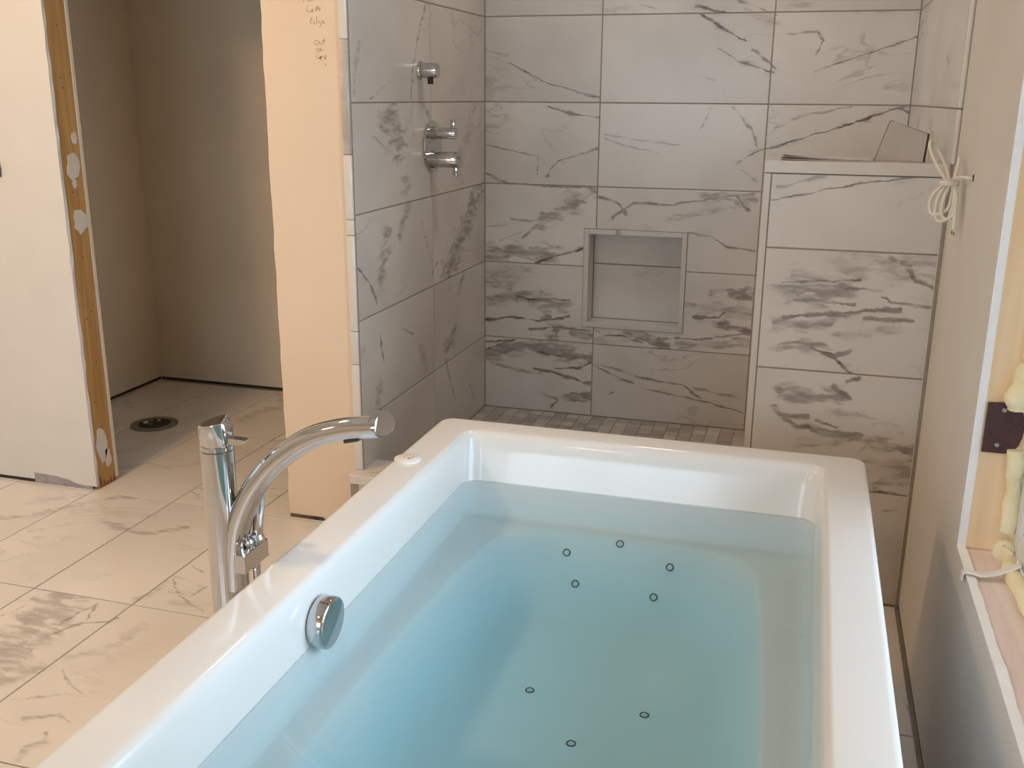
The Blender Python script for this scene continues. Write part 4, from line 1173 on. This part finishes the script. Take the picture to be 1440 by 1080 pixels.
# brown half-round strap screwed to the jamb
bm = bmesh.new(); out = [(1.5615, 0.688), (1.5615, 0.778), (1.600, 0.781)]
for k in range(9):
    a = math.radians(75 - 150 * k / 8); out.append((1.600 + 0.024 * math.cos(a), 0.7345 + 0.0465 * math.sin(a)))
out.append((1.598, 0.688))
a = add_ring(bm, [(x, wy1 - 0.0065, z) for x, z in out]); b = add_ring(bm, [(x, wy1 - 0.0008, z) for x, z in out])
bridge(bm, a, b); bm.faces.new(a); bm.faces.new(b[::-1])
stp = part('mounting_plate', bm, M['strap'], wn, label='dark brown half round metal plate')
for x, z in ((1.588, 0.767), (1.584, 0.703)):
    bm = lathe([(0.0005, -0.0030), (0.0028, -0.0030), (0.0042, -0.0012), (0.0042, 0.0), (0.0005, 0.0)], 'Y', 16)
    bmesh.ops.translate(bm, verts=bm.verts[:], vec=(x, wy1 - 0.0066, z))
    part('screw', bm, M['screw'], stp, True)
# window behind the camera in the rear wall
w2 = bpy.data.objects.new('window_2', None); COL.objects.link(w2); w2.location = (0.1, -5.4, 0.78); w2['kind'] = 'structure'
for b in ((-0.65, -0.59, -5.49, -5.42, 0.78, 1.75), (0.89, 0.95, -5.49, -5.42, 0.78, 1.75), (-0.59, 0.89, -5.49, -5.42, 0.78, 0.84), (-0.59, 0.89, -5.49, -5.42, 1.69, 1.75), (0.125, 0.175, -5.48, -5.43, 0.84, 1.69)):
    part('frame_member', box(*b, bevel=0.003), M['vinyl'], w2)
for x0_, x1_ in ((-0.59, 0.125), (0.175, 0.89)):
    part('pane', box(x0_, x1_, -5.458, -5.454, 0.84, 1.69), M['glass'], w2)
# white strip hanging over the sill edge
stv = thing('plastic_strip', 'bent white plastic strip lying across the window sill', 'strip', (1.60, -2.085, wz0))
bm = bmesh.new()
path = spline([(1.5405, -2.081, 0.490), (1.542, -2.082, 0.504), (1.552, -2.090, 0.5085), (1.570, -2.092, 0.507), (1.60, -2.083, 0.5125), (1.626, -2.078, 0.526), (1.6285, -2.077, 0.530)], 6)
prev = None
for i, p in enumerate(path):
    t = (path[min(i + 1, len(path) - 1)] - path[max(i - 1, 0)]).normalized()
    up = Vector((0, 1, 0)).cross(t); up = -up if up.dot(Vector((-0.6, 0, 1))) < 0 else up
    up.normalize(); sd = Vector((0, 1, 0))
    rr = add_ring(bm, [p + sd * 0.009, p + up * 0.0030 + sd * 0.006, p + up * 0.0030 - sd * 0.006, p - sd * 0.009])
    if prev: bridge(bm, prev, rr)
    else: bm.faces.new(rr[::-1])
    prev = rr
bm.faces.new(prev); part('strip_body', bm, M['plastic'], stv, True)

# ================================================================ ceiling downlights (warm lamps, plus one added for the shower)
def downlight(x, y, power, radius=0.07, col=(1.0, 0.72, 0.45)):
    t = thing('ceiling_light', LIGHT_LABELS.pop(0), 'light', (x, y, HC), 0, 'recessed ceiling lights')
    bm = bmesh.new(); prev = None; n = 36
    for r, h in ((0.062, -0.001), (0.062, -0.006), (0.088, -0.006), (0.092, -0.0008)):
        rr = add_ring(bm, [(r * math.cos(2 * math.pi * k / n), r * math.sin(2 * math.pi * k / n), h) for k in range(n)])
        if prev: bridge(bm, prev, rr)
        prev = rr
    obj('trim_ring', bm, M['lamp_trim'], t, True)
    mt, nt, bs = new_mat('lamp_glow')
    bs.inputs['Emission Color'].default_value = (*col, 1); bs.inputs['Emission Strength'].default_value = 4.0
    obj('lens', lathe([(0.001, -0.0030), (0.0618, -0.0030), (0.0618, -0.001), (0.001, -0.001)], 'Z', 30), mt, t, True)
    ld = bpy.data.lights.new('bulb', 'AREA'); ld.shape = 'DISK'; ld.size = radius * 2; ld.energy = power; ld.color = col
    lo = bpy.data.objects.new('bulb', ld); COL.objects.link(lo); lo.parent = t; lo.location = (0, 0, -0.012)
LIGHT_LABELS = ['round recessed ceiling light above the marble floor by the closet opening', 'round recessed ceiling light by the rear wall behind the bathtub', 'round recessed ceiling light by the rear left corner', 'unseen ceiling light added to brighten the marble shower']
downlight(-0.90, -2.30, 20, 0.12, (1.0, 0.61, 0.29))
downlight(0.20, -4.60, 8, 0.12)
downlight(-1.80, -4.40, 9, 0.12)
downlight(0.70, -0.75, 4.2, 0.12, (1.0, 0.88, 0.78))  # added lamp, out of view, lifting the dim shower walls
